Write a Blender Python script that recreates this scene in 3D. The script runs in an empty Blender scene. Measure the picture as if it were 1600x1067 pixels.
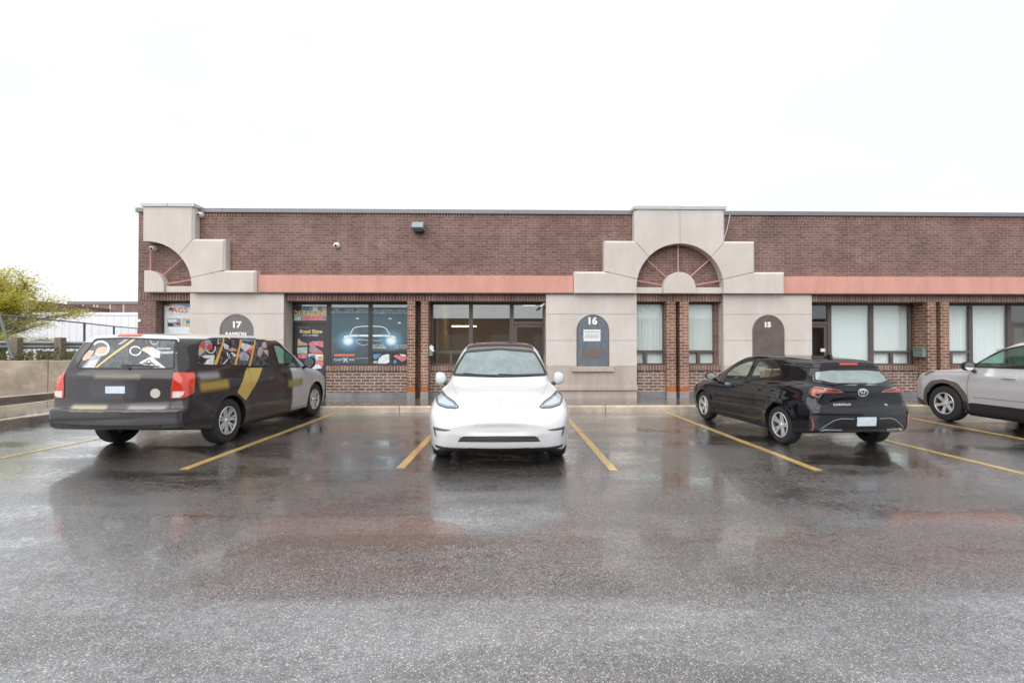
import bpy, bmesh, math, random
import numpy as np
from mathutils import Vector, Matrix
from mathutils.bvhtree import BVHTree
random.seed(7); np.random.seed(7)
S = bpy.context.scene
R = math.radians
# ------------------------------------------------------------------ camera
FPX, CX, CY, CAMH = 735.0, 800.0, 533.5, 1.55
YAW, PITCH = 0.0195, math.atan(8.0/735.0)
cam_d = bpy.data.cameras.new('camera'); cam = bpy.data.objects.new('camera', cam_d)
S.collection.objects.link(cam); S.camera = cam
cam.location = (0, 0, CAMH); cam.rotation_euler = (math.pi/2+PITCH, 0, -YAW)
cam_d.sensor_width = 36; cam_d.lens = 36*FPX/1600; cam_d.clip_start = .05; cam_d.clip_end = 1500
# ------------------------------------------------------------------ world: bright overcast
W = bpy.data.worlds.new('World'); S.world = W; W.use_nodes = True
wn = W.node_tree.nodes; wl = W.node_tree.links; wn.clear()
def N(nt, t, **kw):
    n = nt.nodes.new(t)
    for k, v in kw.items():
        if k in n.inputs: n.inputs[k].default_value = v
        else: setattr(n, k, v)
    return n
out = N(W.node_tree, 'ShaderNodeOutputWorld')
sky = N(W.node_tree, 'ShaderNodeTexSky', sky_type='NISHITA'); sky.sun_disc = False
sky.sun_elevation = R(48); sky.sun_rotation = R(205); sky.air_density = 1.0; sky.dust_density = 4.0
bg1 = N(W.node_tree, 'ShaderNodeBackground'); bg1.inputs['Strength'].default_value = .10
wl.new(sky.outputs[0], bg1.inputs[0])
tc = N(W.node_tree, 'ShaderNodeTexCoord')
mp = N(W.node_tree, 'ShaderNodeMapping'); mp.inputs['Scale'].default_value = (1.0, 1.0, 2.6); mp.inputs['Location'].default_value = (2.1, .4, .2)
wl.new(tc.outputs['Generated'], mp.inputs[0])
nz = N(W.node_tree, 'ShaderNodeTexNoise', Scale=1.6, Detail=6.0, Roughness=.55)
wl.new(mp.outputs[0], nz.inputs[0])
cr = N(W.node_tree, 'ShaderNodeValToRGB')
e = cr.color_ramp.elements; e[0].position = .38; e[0].color = (.86, .88, .915, 1); e[1].position = .60; e[1].color = (1.0, 1.0, 1.0, 1)
wl.new(nz.outputs[0], cr.inputs[0])
bg2 = N(W.node_tree, 'ShaderNodeBackground'); bg2.inputs['Strength'].default_value = .66
wl.new(cr.outputs[0], bg2.inputs[0])
ad = N(W.node_tree, 'ShaderNodeMixShader'); ad.inputs[0].default_value = .93
wl.new(bg1.outputs[0], ad.inputs[1]); wl.new(bg2.outputs[0], ad.inputs[2]); wl.new(ad.outputs[0], out.inputs[0])
# ------------------------------------------------------------------ soft sun through the cloud
sd = bpy.data.lights.new('sun', 'SUN'); sd.energy = 1.5; sd.angle = R(85); sd.color = (1, .98, .95)
so = bpy.data.objects.new('sun', sd); S.collection.objects.link(so)
so.rotation_euler = (R(42), 0, R(-25))
S.view_settings.view_transform = 'Standard'; S.view_settings.look = 'None'
S.view_settings.exposure = 0.86; S.view_settings.gamma = 1.0; S.view_settings.use_curve_mapping = False
S.cycles.use_denoising = True; S.cycles.max_bounces = 8; S.cycles.transparent_max_bounces = 16
S.cycles.caustics_reflective = False; S.cycles.caustics_refractive = False; S.cycles.sample_clamp_indirect = 6
# ------------------------------------------------------------------ measuring the photograph
F3 = Vector((math.sin(YAW)*math.cos(PITCH), math.cos(YAW)*math.cos(PITCH), math.sin(PITCH)))
R3 = Vector((math.cos(YAW), -math.sin(YAW), 0)); U3 = R3.cross(F3)
def ray(px, py): return (F3 + R3*((px-CX)/FPX) + U3*((CY-py)/FPX)).normalized()
def onY(px, py, Y):
    d = ray(px, py); return Vector((0, 0, CAMH)) + d*(Y/d.y)
def onZ(px, py, z=0.0):
    d = ray(px, py); return Vector((0, 0, CAMH)) + d*((z-CAMH)/d.z)
def fx(px, Y=12.75): return onY(px, 541, Y).x
def fz(py, Y=12.75, px=1063): return onY(px, py, Y).z
# ------------------------------------------------------------------ materials
M = {}
def newmat(name):
    m = bpy.data.materials.new(name); m.use_nodes = True
    nt = m.node_tree; b = nt.nodes['Principled BSDF']; M[name] = m
    return m, nt, b
def L(nt, a, b): nt.links.new(a, b)
def plain(name, col, rough=.6, metal=0.0, coat=0.0, emit=0.0, noise=0.0, nscale=8.0, bump=0.0, bscale=60.0, spec=.5, drops=0.0):
    m, nt, b = newmat(name)
    b.inputs['Base Color'].default_value = (*col, 1); b.inputs['Roughness'].default_value = rough
    b.inputs['Metallic'].default_value = metal; b.inputs['Coat Weight'].default_value = coat
    b.inputs['Coat Roughness'].default_value = .03; b.inputs['Specular IOR Level'].default_value = spec
    if emit: b.inputs['Emission Color'].default_value = (*col, 1); b.inputs['Emission Strength'].default_value = emit
    tc = N(nt, 'ShaderNodeTexCoord')
    if noise:
        n = N(nt, 'ShaderNodeTexNoise', Scale=nscale, Detail=6.0, Roughness=.6); L(nt, tc.outputs['Object'], n.inputs[0])
        mr = N(nt, 'ShaderNodeMapRange'); mr.inputs[1].default_value = .25; mr.inputs[2].default_value = .75
        mr.inputs[3].default_value = 1-noise; mr.inputs[4].default_value = 1+noise; L(nt, n.outputs[0], mr.inputs[0])
        mx = N(nt, 'ShaderNodeMix', data_type='RGBA', blend_type='MULTIPLY'); mx.inputs[0].default_value = 1
        mx.inputs[6].default_value = (*col, 1); L(nt, mr.outputs[0], mx.inputs[7]); L(nt, mx.outputs[2], b.inputs['Base Color'])
    if bump:
        n = N(nt, 'ShaderNodeTexNoise', Scale=bscale, Detail=3.0); L(nt, tc.outputs['Object'], n.inputs[0])
        bp = N(nt, 'ShaderNodeBump', Strength=bump, Distance=.01); L(nt, n.outputs[0], bp.inputs['Height']); L(nt, bp.outputs[0], b.inputs['Normal'])
    if drops:
        v = N(nt, 'ShaderNodeTexVoronoi', Scale=75.0); L(nt, tc.outputs['Object'], v.inputs[0])
        mr = N(nt, 'ShaderNodeMapRange'); mr.inputs[1].default_value = .0; mr.inputs[2].default_value = .28
        mr.inputs[3].default_value = 1; mr.inputs[4].default_value = 0; L(nt, v.outputs['Distance'], mr.inputs[0])
        bp = N(nt, 'ShaderNodeBump', Strength=drops, Distance=.002); L(nt, mr.outputs[0], bp.inputs['Height'])
        L(nt, bp.outputs[0], b.inputs['Coat Normal'])
        if coat == 0: L(nt, bp.outputs[0], b.inputs['Normal'])
    return m
def mixcol(nt, fac, a, b, blend='MIX'):
    mx = N(nt, 'ShaderNodeMix', data_type='RGBA', blend_type=blend)
    for i, v in ((0, fac), (6, a), (7, b)):
        if hasattr(v, 'is_output'): L(nt, v, mx.inputs[i])
        elif i == 0: mx.inputs[0].default_value = v
        else: mx.inputs[i].default_value = (*v, 1)
    return mx.outputs[2]
def mth(nt, op, a, b=None, clamp=False):
    n = N(nt, 'ShaderNodeMath', operation=op); n.use_clamp = clamp
    for i, v in ((0, a), (1, b)):
        if v is None: continue
        if hasattr(v, 'is_output'): L(nt, v, n.inputs[i])
        else: n.inputs[i].default_value = v
    return n.outputs[0]
def rampn(nt, src, p0, p1, c0=0.0, c1=1.0):
    mr = N(nt, 'ShaderNodeMapRange'); mr.interpolation_type = 'SMOOTHSTEP'
    for i, v in ((1, p0), (2, p1), (3, c0), (4, c1)): mr.inputs[i].default_value = v
    L(nt, src, mr.inputs[0]); return mr.outputs[0]
def noise(nt, vec, scale, detail=5.0, rough=.55):
    n = N(nt, 'ShaderNodeTexNoise', Scale=scale, Detail=detail, Roughness=rough); L(nt, vec, n.inputs[0]); return n.outputs[0]
def brick_mat(name, c1, c2, mortar, soldier=False, bw=.243, rh=.081, stain=0.0, dirt=.25, ms=.010):
    m, nt, b = newmat(name)
    g = N(nt, 'ShaderNodeNewGeometry'); s = N(nt, 'ShaderNodeSeparateXYZ'); L(nt, g.outputs['Position'], s.inputs[0])
    u = mth(nt, 'ADD', s.outputs[0], s.outputs[1]); z = s.outputs[2]
    c = N(nt, 'ShaderNodeCombineXYZ')
    if soldier: L(nt, z, c.inputs[0]); L(nt, u, c.inputs[1])
    else: L(nt, u, c.inputs[0]); L(nt, z, c.inputs[1])
    br = N(nt, 'ShaderNodeTexBrick'); L(nt, c.outputs[0], br.inputs[0])
    br.inputs['Scale'].default_value = 1.0; br.inputs['Brick Width'].default_value = 9.0 if soldier else bw
    br.inputs['Row Height'].default_value = rh; br.inputs['Mortar Size'].default_value = ms
    br.inputs['Mortar Smooth'].default_value = .15; br.inputs['Bias'].default_value = -.1
    br.offset = 0.0 if soldier else .5
    br.inputs['Color1'].default_value = (*c1, 1); br.inputs['Color2'].default_value = (*c2, 1); br.inputs['Mortar'].default_value = (*mortar, 1)
    if soldier:
        br.offset_frequency = 1
        n1 = N(nt, 'ShaderNodeTexWhiteNoise', noise_dimensions='1D'); f = mth(nt, 'FLOOR', mth(nt, 'DIVIDE', u, rh)); L(nt, f, n1.inputs['W'])
        base = mixcol(nt, n1.outputs[0], c1, c2); col = mixcol(nt, br.outputs['Fac'], base, mortar)
    else: col = br.outputs['Color']
    pos = g.outputs['Position']
    n2 = noise(nt, pos, 1.1, 6); n3 = noise(nt, pos, 26, 4)
    col = mixcol(nt, 1.0, col, mixcol(nt, rampn(nt, n2, .3, .7), (1-dirt,)*3, (1+dirt,)*3), 'MULTIPLY')
    col = mixcol(nt, 1.0, col, mixcol(nt, rampn(nt, n3, .3, .7), (.78,)*3, (1.22,)*3), 'MULTIPLY')
    mpv = N(nt, 'ShaderNodeMapping'); mpv.inputs['Scale'].default_value = (3.0, 3.0, .22); L(nt, pos, mpv.inputs[0])
    col = mixcol(nt, 1.0, col, mixcol(nt, rampn(nt, noise(nt, mpv.outputs[0], 1.3, 5, .6), .38, .62), (.92, .915, .92), (1.04, 1.04, 1.03)), 'MULTIPLY')
    # patches of pale efflorescence
    n4 = noise(nt, pos, .55, 4)
    col = mixcol(nt, mth(nt, 'MULTIPLY', rampn(nt, n4, .5, .75), .12), col, (.36, .28, .27))
    if stain:   # paint-orange damp foot of the pillars
        col = mixcol(nt, rampn(nt, mth(nt, 'ADD', z, mth(nt, 'MULTIPLY', n3, .22)), .62, .50), col, (.42, .13, .045))
    L(nt, col, b.inputs['Base Color']); b.inputs['Roughness'].default_value = .78
    bp = N(nt, 'ShaderNodeBump', Strength=.7, Distance=.012); bp.invert = True
    L(nt, mth(nt, 'ADD', br.outputs['Fac'], mth(nt, 'MULTIPLY', n3, .3)), bp.inputs['Height']); L(nt, bp.outputs[0], b.inputs['Normal'])
    return m
brick_mat('brick', (.150, .083, .068), (.225, .130, .108), (.28, .205, .18), dirt=.14, bw=.215, rh=.072, ms=.008)
brick_mat('brick_low', (.15, .095, .075), (.25, .165, .135), (.58, .50, .42), dirt=.2)
brick_mat('brick_pillar', (.18, .08, .056), (.29, .15, .105), (.46, .37, .29), stain=1)
brick_mat('brick_soldier', (.155, .085, .065), (.25, .145, .115), (.42, .33, .28), soldier=True)
brick_mat('brick_far', (.20, .12, .10), (.25, .15, .13), (.3, .22, .2), dirt=.2)
def stucco(name, col, streak=.1):
    m, nt, b = newmat(name); g = N(nt, 'ShaderNodeNewGeometry'); pos = g.outputs['Position']
    mp = N(nt, 'ShaderNodeMapping'); mp.inputs['Scale'].default_value = (2.2, 2.2, .35); L(nt, pos, mp.inputs[0])
    n1 = noise(nt, mp.outputs[0], 1.5, 7, .65); n2 = noise(nt, pos, 90, 4); n3 = noise(nt, pos, 1.2, 4)
    c = mixcol(nt, 1.0, col, mixcol(nt, rampn(nt, n1, .3, .7), (1-streak,)*3, (1+streak*.6,)*3), 'MULTIPLY')
    c = mixcol(nt, 1.0, c, mixcol(nt, rampn(nt, n2, .3, .7), (.93,)*3, (1.06,)*3), 'MULTIPLY')
    c = mixcol(nt, 1.0, c, mixcol(nt, rampn(nt, n3, .3, .7), (.95, .94, .93), (1.04, 1.04, 1.05)), 'MULTIPLY')
    L(nt, c, b.inputs['Base Color']); b.inputs['Roughness'].default_value = .85
    bp = N(nt, 'ShaderNodeBump', Strength=.35, Distance=.004); L(nt, n2, bp.inputs['Height']); L(nt, bp.outputs[0], b.inputs['Normal'])
stucco('stucco', (.62, .572, .538), .05); stucco('stucco_base', (.50, .43, .385), .16); stucco('stucco_reveal', (.52, .48, .45), .15)
stucco('pink', (.63, .325, .27), .08)
def concrete(name, col, rough=.55, wet=False, joint=0.0):
    m, nt, b = newmat(name); g = N(nt, 'ShaderNodeNewGeometry'); pos = g.outputs['Position']
    n1 = noise(nt, pos, 1.6, 7, .65); n2 = noise(nt, pos, 45, 5)
    c = mixcol(nt, 1.0, col, mixcol(nt, rampn(nt, n1, .3, .7), (.68, .66, .63), (1.2, 1.2, 1.2)), 'MULTIPLY')
    c = mixcol(nt, 1.0, c, mixcol(nt, rampn(nt, n2, .3, .7), (.82,)*3, (1.15,)*3), 'MULTIPLY')
    s = N(nt, 'ShaderNodeSeparateXYZ'); L(nt, pos, s.inputs[0])
    if joint:
        fr = mth(nt, 'FRACT', mth(nt, 'DIVIDE', s.outputs[0], joint)); d = mth(nt, 'ABSOLUTE', mth(nt, 'SUBTRACT', fr, .5))
        c = mixcol(nt, rampn(nt, d, .5-.012/joint, .5-.004/joint), c, (.05, .045, .04))
    L(nt, c, b.inputs['Base Color'])
    if wet:
        L(nt, rampn(nt, n1, .35, .65, .10, .42), b.inputs['Roughness']); b.inputs['Coat Weight'].default_value = 1; b.inputs['Coat IOR'].default_value = 2.1; L(nt, rampn(nt, n1, .35, .65, .04, .13), b.inputs['Coat Roughness'])
    else: b.inputs['Roughness'].default_value = rough
    bp = N(nt, 'ShaderNodeBump', Strength=.15 if wet else .45, Distance=.006); L(nt, n2, bp.inputs['Height']); L(nt, bp.outputs[0], b.inputs['Normal'])
concrete('kerb', (.54, .465, .38), joint=2.44); concrete('walk', (.155, .135, .12), wet=True, joint=1.5)
concrete('block', (.30, .29, .28)); concrete('retaining', (.47, .395, .31)); concrete('plinth', (.25, .26, .27))
def asphalt():
    m, nt, b = newmat('asphalt'); g = N(nt, 'ShaderNodeNewGeometry'); pos = g.outputs['Position']
    v = N(nt, 'ShaderNodeTexVoronoi', Scale=125.0); L(nt, pos, v.inputs[0])
    s = N(nt, 'ShaderNodeSeparateColor'); L(nt, v.outputs['Color'], s.inputs[0])
    n1 = noise(nt, pos, .55, 5, .6); n2 = noise(nt, pos, 2.6, 6, .65); n3 = noise(nt, pos, 14, 4)
    # stone colour: mostly dark grey, some tan, a few pale chips
    base = mixcol(nt, s.outputs[1], (.072, .064, .060), (.235, .215, .203))
    base = mixcol(nt, rampn(nt, s.outputs[2], .82, .9), base, (.20, .14, .10))
    base = mixcol(nt, rampn(nt, s.outputs[0], .85, .89), base, (.50, .475, .44))
    edge = rampn(nt, v.outputs['Distance'], .36, .62)
    base = mixcol(nt, edge, base, (.028, .026, .026))
    base = mixcol(nt, 1.0, base, mixcol(nt, rampn(nt, n2, .3, .7), (.82, .81, .81), (1.18, 1.17, 1.16)), 'MULTIPLY')
    L(nt, base, b.inputs['Base Color'])
    mp = N(nt, 'ShaderNodeMapping'); mp.inputs['Scale'].default_value = (.45, 1.3, 1); mp.inputs['Rotation'].default_value = (0, 0, .35); L(nt, pos, mp.inputs[0])
    film = noise(nt, mp.outputs[0], .8, 5, .6)
    wet = rampn(nt, mth(nt, 'ADD', mth(nt, 'MULTIPLY', film, .75), mth(nt, 'MULTIPLY', n3, .25)), .40, .60)   # 1 = standing water film
    L(nt, mth(nt, 'SUBTRACT', .36, mth(nt, 'MULTIPLY', wet, .14)), b.inputs['Roughness'])
    b.inputs['IOR'].default_value = 1.45
    gl = N(nt, 'ShaderNodeBsdfGlossy'); gl.inputs[0].default_value = (.93, .965, 1, 1)
    L(nt, mth(nt, 'SUBTRACT', .10, mth(nt, 'MULTIPLY', wet, .075)), gl.inputs['Roughness'])
    hgt = mth(nt, 'ADD', mth(nt, 'MULTIPLY', edge, -1.0), mth(nt, 'MULTIPLY', s.outputs[1], .5))
    bp = N(nt, 'ShaderNodeBump', Distance=.004); L(nt, mth(nt, 'SUBTRACT', .75, mth(nt, 'MULTIPLY', wet, .4)), bp.inputs['Strength'])
    L(nt, hgt, bp.inputs['Height']); L(nt, bp.outputs[0], b.inputs['Normal'])
    bc = N(nt, 'ShaderNodeBump', Distance=.0035); L(nt, mth(nt, 'SUBTRACT', .30, mth(nt, 'MULTIPLY', wet, .25)), bc.inputs['Strength'])
    L(nt, mth(nt, 'ADD', hgt, mth(nt, 'MULTIPLY', n3, .6)), bc.inputs['Height']); L(nt, bc.outputs[0], gl.inputs['Normal'])
    fr = N(nt, 'ShaderNodeFresnel', IOR=1.9); mx = N(nt, 'ShaderNodeMixShader')
    f_ = mth(nt, 'ADD', mth(nt, 'MULTIPLY', fr.outputs[0], 1.6), mth(nt, 'ADD', .02, mth(nt, 'MULTIPLY', wet, .05)))
    facet = mth(nt, 'ADD', mth(nt, 'ADD', .40, mth(nt, 'MULTIPLY', wet, .30)), mth(nt, 'MULTIPLY', s.outputs[0], .75))
    L(nt, mth(nt, 'MULTIPLY', f_, facet, True), mx.inputs[0])
    L(nt, b.outputs[0], mx.inputs[1]); L(nt, gl.outputs[0], mx.inputs[2]); L(nt, mx.outputs[0], nt.nodes['Material Output'].inputs[0])
asphalt()
def paintline():
    m, nt, b = newmat('line_paint'); g = N(nt, 'ShaderNodeNewGeometry'); pos = g.outputs['Position']
    n = noise(nt, pos, 60, 4, .7); n2 = noise(nt, pos, 3, 4)
    w = rampn(nt, mth(nt, 'ADD', mth(nt, 'MULTIPLY', n, .75), mth(nt, 'MULTIPLY', n2, .25)), .40, .50)
    L(nt, mixcol(nt, w, (.15, .12, .09), (.68, .45, .15)), b.inputs['Base Color']); b.inputs['Roughness'].default_value = .35
    b.inputs['Coat Weight'].default_value = .8; b.inputs['Coat Roughness'].default_value = .12
    bp = N(nt, 'ShaderNodeBump', Strength=.4, Distance=.004); L(nt, n, bp.inputs['Height']); L(nt, bp.outputs[0], b.inputs['Normal'])
paintline()
def glassmat(name, tint, refl=.12, rough=.0, body=None, bodyfac=0.0):
    """see-through pane: tinted transparency + fresnel mirror (+ a diffuse share painting sky reflection and rain haze)"""
    m, nt, b = newmat(name); nt.nodes.remove(b); o = nt.nodes['Material Output']
    t = N(nt, 'ShaderNodeBsdfTransparent'); t.inputs[0].default_value = (*tint, 1)
    gl = N(nt, 'ShaderNodeBsdfGlossy'); gl.inputs['Roughness'].default_value = rough; gl.inputs[0].default_value = (.95, .98, 1, 1)
    fr = N(nt, 'ShaderNodeFresnel'); gg = N(nt, 'ShaderNodeNewGeometry'); L(nt, mth(nt, 'SUBTRACT', 1.5, mth(nt, 'MULTIPLY', gg.outputs['Backfacing'], .83333)), fr.inputs[0]); f = mth(nt, 'ADD', fr.outputs[0], refl, True)
    mx = N(nt, 'ShaderNodeMixShader'); L(nt, f, mx.inputs[0]); L(nt, t.outputs[0], mx.inputs[1]); L(nt, gl.outputs[0], mx.inputs[2])
    last = mx.outputs[0]
    if body:
        tc = N(nt, 'ShaderNodeTexCoord'); n = noise(nt, tc.outputs['Object'], 5, 6, .65)
        d = N(nt, 'ShaderNodeBsdfDiffuse'); d.inputs[0].default_value = (*body, 1)
        m2 = N(nt, 'ShaderNodeMixShader'); L(nt, rampn(nt, n, .3, .7, bodyfac*.75, bodyfac*1.2), m2.inputs[0]); L(nt, last, m2.inputs[1]); L(nt, d.outputs[0], m2.inputs[2]); last = m2.outputs[0]
    L(nt, last, o.inputs[0]); return m
glassmat('pane_glass', (.86, .93, .92), .16); glassmat('pane_clear', (.955, .985, .98), .03)
glassmat('car_glass', (.78, .86, .80), .06)
glassmat('car_glass_sky_haze', (.50, .62, .60), .14, .04, (.40, .50, .51), .42)  # pale teal diffuse colour painted in for hazy sky reflection on wet glass
glassmat('dark_glass', (.10, .12, .13), .05)
glassmat('green_glass', (.55, .76, .68), .05)
glassmat('lamp_glass', (.9, .93, .95), .10)
plain('frame_brown', (.11, .09, .082), .45, spec=.4); plain('frame_dark', (.045, .04, .042), .4)
plain('coping', (.21, .21, .225), .45, .3, noise=.12); plain('cap_metal', (.47, .50, .50), .4, .2, noise=.08)
plain('plaque_grey', (.165, .155, .152), .6, noise=.2, nscale=3); plain('plaque_brown', (.12, .095, .083), .6, noise=.3, nscale=3)
plain('white', (.80, .80, .80), .5); plain('paper', (.78, .80, .80), .6); plain('lettering', (.85, .85, .85), .5)
plain('ink', (.42, .42, .45), .7); plain('black', (.012, .012, .013), .5); plain('rubber', (.022, .022, .023), .75, bump=.3, bscale=40)
plain('black_trim', (.018, .018, .02), .35); plain('seam', (.03, .03, .033), .6)
plain('blind', (.93, .95, .955), .8); plain('curtain', (.93, .95, .95), .85)
plain('tan_wall', (.62, .42, .25), .9); plain('grey_wall', (.30, .28, .25), .9); plain('room_floor', (.16, .14, .12), .6)
plain('lamp_warm', (1.0, .72, .35), .5, emit=5.0); plain('lamp_white', (1.0, .95, .85), .5, emit=1.6)
plain('soffit', (.20, .12, .10), .9)
plain('chrome', (.75, .75, .76), .12, 1.0); plain('alloy', (.70, .71, .73), .28, .65); plain('alloy_dark', (.18, .18, .19), .35, .8)
plain('galv', (.30, .335, .35), .45, .25, noise=.15); plain('timber', (.22, .18, .14), .85, noise=.35, nscale=12, bump=.4)
plain('trailer', (.86, .88, .92), .45, noise=.04); plain('trailer_rail', (.62, .65, .70), .4)
plain('fence_grey', (.13, .14, .15), .5); plain('light_box', (.26, .31, .34), .4); plain('bark', (.10, .075, .055), .9, noise=.3); plain('mailbox_green', (.16, .23, .20), .45, noise=.2); plain('roof_grey', (.2, .2, .2), .9)
plain('strip_pale', (.55, .5, .47), .8); plain('earth', (.10, .085, .055), .95, noise=.35)
def plaque_blue():
    m, nt, b = newmat('plaque_blue'); g = N(nt, 'ShaderNodeNewGeometry'); pos = g.outputs['Position']
    mp = N(nt, 'ShaderNodeMapping'); mp.inputs['Scale'].default_value = (9, 9, 1.2); L(nt, pos, mp.inputs[0])
    n = noise(nt, mp.outputs[0], 2.5, 6, .7)
    L(nt, mixcol(nt, rampn(nt, n, .3, .7), (.095, .118, .148), (.155, .18, .215)), b.inputs['Base Color']); b.inputs['Roughness'].default_value = .5
plaque_blue()
def rust():
    m, nt, b = newmat('rust_smear'); g = N(nt, 'ShaderNodeNewGeometry'); pos = g.outputs['Position']
    n = noise(nt, pos, 14, 5, .7)
    L(nt, mixcol(nt, rampn(nt, n, .35, .62), (.13, .145, .17), (.20, .12, .08)), b.inputs['Base Color']); b.inputs['Roughness'].default_value = .8
rust()
# ------------------------------------------------------------------ mesh building
def link(o): S.collection.objects.link(o); return o
def tag(o, label=None, cat=None, group=None, kind=None):
    if label: o['label'] = label
    if cat: o['category'] = cat
    if group: o['group'] = group
    if kind: o['kind'] = kind
    return o
def empty(name, loc=(0, 0, 0), rz=0.0):
    o = bpy.data.objects.new(name, None); o.location = loc; o.rotation_euler = (0, 0, rz); o.empty_display_size = .2
    return link(o)
class MB:
    def __init__(s): s.v = []; s.f = []; s.mi = []; s.cur = 0
    def add(s, vs, fs):
        k = len(s.v); s.v += [tuple(v) for v in vs]; s.f += [tuple(i+k for i in f) for f in fs]; s.mi += [s.cur]*len(fs); return s
    def box(s, x0, x1, y0, y1, z0, z1):
        v = [(x, y, z) for x in (x0, x1) for y in (y0, y1) for z in (z0, z1)]
        return s.add(v, [(0, 1, 3, 2), (4, 6, 7, 5), (0, 4, 5, 1), (2, 3, 7, 6), (0, 2, 6, 4), (1, 5, 7, 3)])
    def prism(s, poly, d0, d1, ax='y'):
        """poly of (a,b); extruded along ax. y: (x,z)  x: (y,z)  z: (x,y)"""
        P = {'y': lambda a, b, d: (a, d, b), 'x': lambda a, b, d: (d, a, b), 'z': lambda a, b, d: (a, b, d)}[ax]
        n = len(poly); v = [P(a, b, d0) for a, b in poly]+[P(a, b, d1) for a, b in poly]
        f = [tuple(range(n)), tuple(range(2*n-1, n-1, -1))]+[(i, i+n, (i+1) % n+n, (i+1) % n) for i in range(n)]
        return s.add(v, f)
    def tube(s, pts, r, n=8, cap=True):
        pts = [Vector(p) for p in pts]; rr = r if isinstance(r, (list, tuple)) else [r]*len(pts)
        k = len(pts); vs = []; fs = []; up = None
        for i, p in enumerate(pts):
            t = (pts[min(i+1, k-1)]-pts[max(i-1, 0)]).normalized()
            if up is None: up = Vector((0, 0, 1)) if abs(t.z) < .9 else Vector((1, 0, 0))
            a = t.cross(up).normalized(); b = a.cross(t).normalized(); up = b
            vs += [p+(a*math.cos(2*math.pi*j/n)+b*math.sin(2*math.pi*j/n))*rr[i] for j in range(n)]
        for i in range(k-1):
            for j in range(n): fs.append((i*n+j, i*n+(j+1) % n, (i+1)*n+(j+1) % n, (i+1)*n+j))
        if cap: fs += [tuple(range(n))[::-1], tuple(range((k-1)*n, k*n))]
        return s.add(vs, fs)
    def lathe(s, prof, c=(0, 0, 0), ax='z', n=32):
        """prof [(r,h)]; around ax through c"""
        vs = []; fs = []; m = len(prof)
        for r, h in prof:
            for j in range(n):
                a = 2*math.pi*j/n; u, w = r*math.cos(a), r*math.sin(a)
                p = {'z': (u, w, h), 'y': (u, h, w), 'x': (h, u, w)}[ax]; vs.append((p[0]+c[0], p[1]+c[1], p[2]+c[2]))
        for i in range(m-1):
            for j in range(n): fs.append((i*n+j, i*n+(j+1) % n, (i+1)*n+(j+1) % n, (i+1)*n+j))
        return s.add(vs, fs)
    def ell(s, c, r, n=16, m=10):
        vs = []; fs = []
        for i in range(m+1):
            t = math.pi*i/m
            for j in range(n):
                a = 2*math.pi*j/n; vs.append((c[0]+r[0]*math.sin(t)*math.cos(a), c[1]+r[1]*math.sin(t)*math.sin(a), c[2]+r[2]*math.cos(t)))
        for i in range(m):
            for j in range(n): fs.append((i*n+j, i*n+(j+1) % n, (i+1)*n+(j+1) % n, (i+1)*n+j))
        return s.add(vs, fs)
    def build(s, name, mat, parent=None, smooth=False, bevel=0.0, world=False, merge=True):
        me = bpy.data.meshes.new(name); v = s.v
        if parent is not None and world:
            mi = Matrix.Translation(parent.location) @ parent.rotation_euler.to_matrix().to_4x4(); mi.invert()
            v = [tuple(mi @ Vector(p)) for p in v]
        me.from_pydata(v, [], s.f); o = bpy.data.objects.new(name, me); link(o)
        mats = mat if isinstance(mat, list) else [mat]
        for k in mats: me.materials.append(M[k] if isinstance(k, str) else k)
        for p, k in zip(me.polygons, s.mi): p.material_index = min(k, len(mats)-1)
        bm = bmesh.new(); bm.from_mesh(me)
        if merge: bmesh.ops.remove_doubles(bm, verts=bm.verts, dist=1e-5)
        bmesh.ops.recalc_face_normals(bm, faces=bm.faces)
        if bevel:
            ed = [e for e in bm.edges if len(e.link_faces) == 2 and e.calc_face_angle(0) > .5]
            bmesh.ops.bevel(bm, geom=ed, offset=bevel, segments=2, affect='EDGES', clamp_overlap=True, profile=.6)
        bm.to_mesh(me); bm.free()
        if smooth:
            me.polygons.foreach_set('use_smooth', [True]*len(me.polygons))
            if smooth != 'full': me.set_sharp_from_angle(angle=R(35))
        if parent is not None: o.parent = parent
        return o
def text(name, body, size, mat, parent=None, loc=(0, 0, 0), rot=(math.pi/2, 0, 0), depth=.002, bold=0.0, align='CENTER', sx=1.0):
    cu = bpy.data.curves.new(name, 'FONT'); cu.body = body; cu.size = size; cu.extrude = depth; cu.offset = bold
    cu.align_x = align; cu.align_y = 'CENTER'; cu.resolution_u = 3; cu.space_line = .95
    t = link(bpy.data.objects.new('tmp', cu)); bpy.context.view_layer.update()
    me = bpy.data.meshes.new_from_object(t.evaluated_get(bpy.context.evaluated_depsgraph_get()))
    bpy.data.objects.remove(t); bpy.data.curves.remove(cu)
    o = bpy.data.objects.new(name, me); link(o); me.materials.clear(); me.materials.append(M[mat])
    mt = Matrix.Translation(loc) @ (Matrix.Rotation(rot[2], 4, 'Z') @ Matrix.Rotation(rot[0], 4, 'X')) @ Matrix.Diagonal((sx, 1, 1, 1))
    me.transform(mt)
    if parent is not None:
        if parent.type == 'EMPTY' or True: me.transform(Matrix.Translation(-Vector(parent.location)))
        o.parent = parent
    return o
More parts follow.
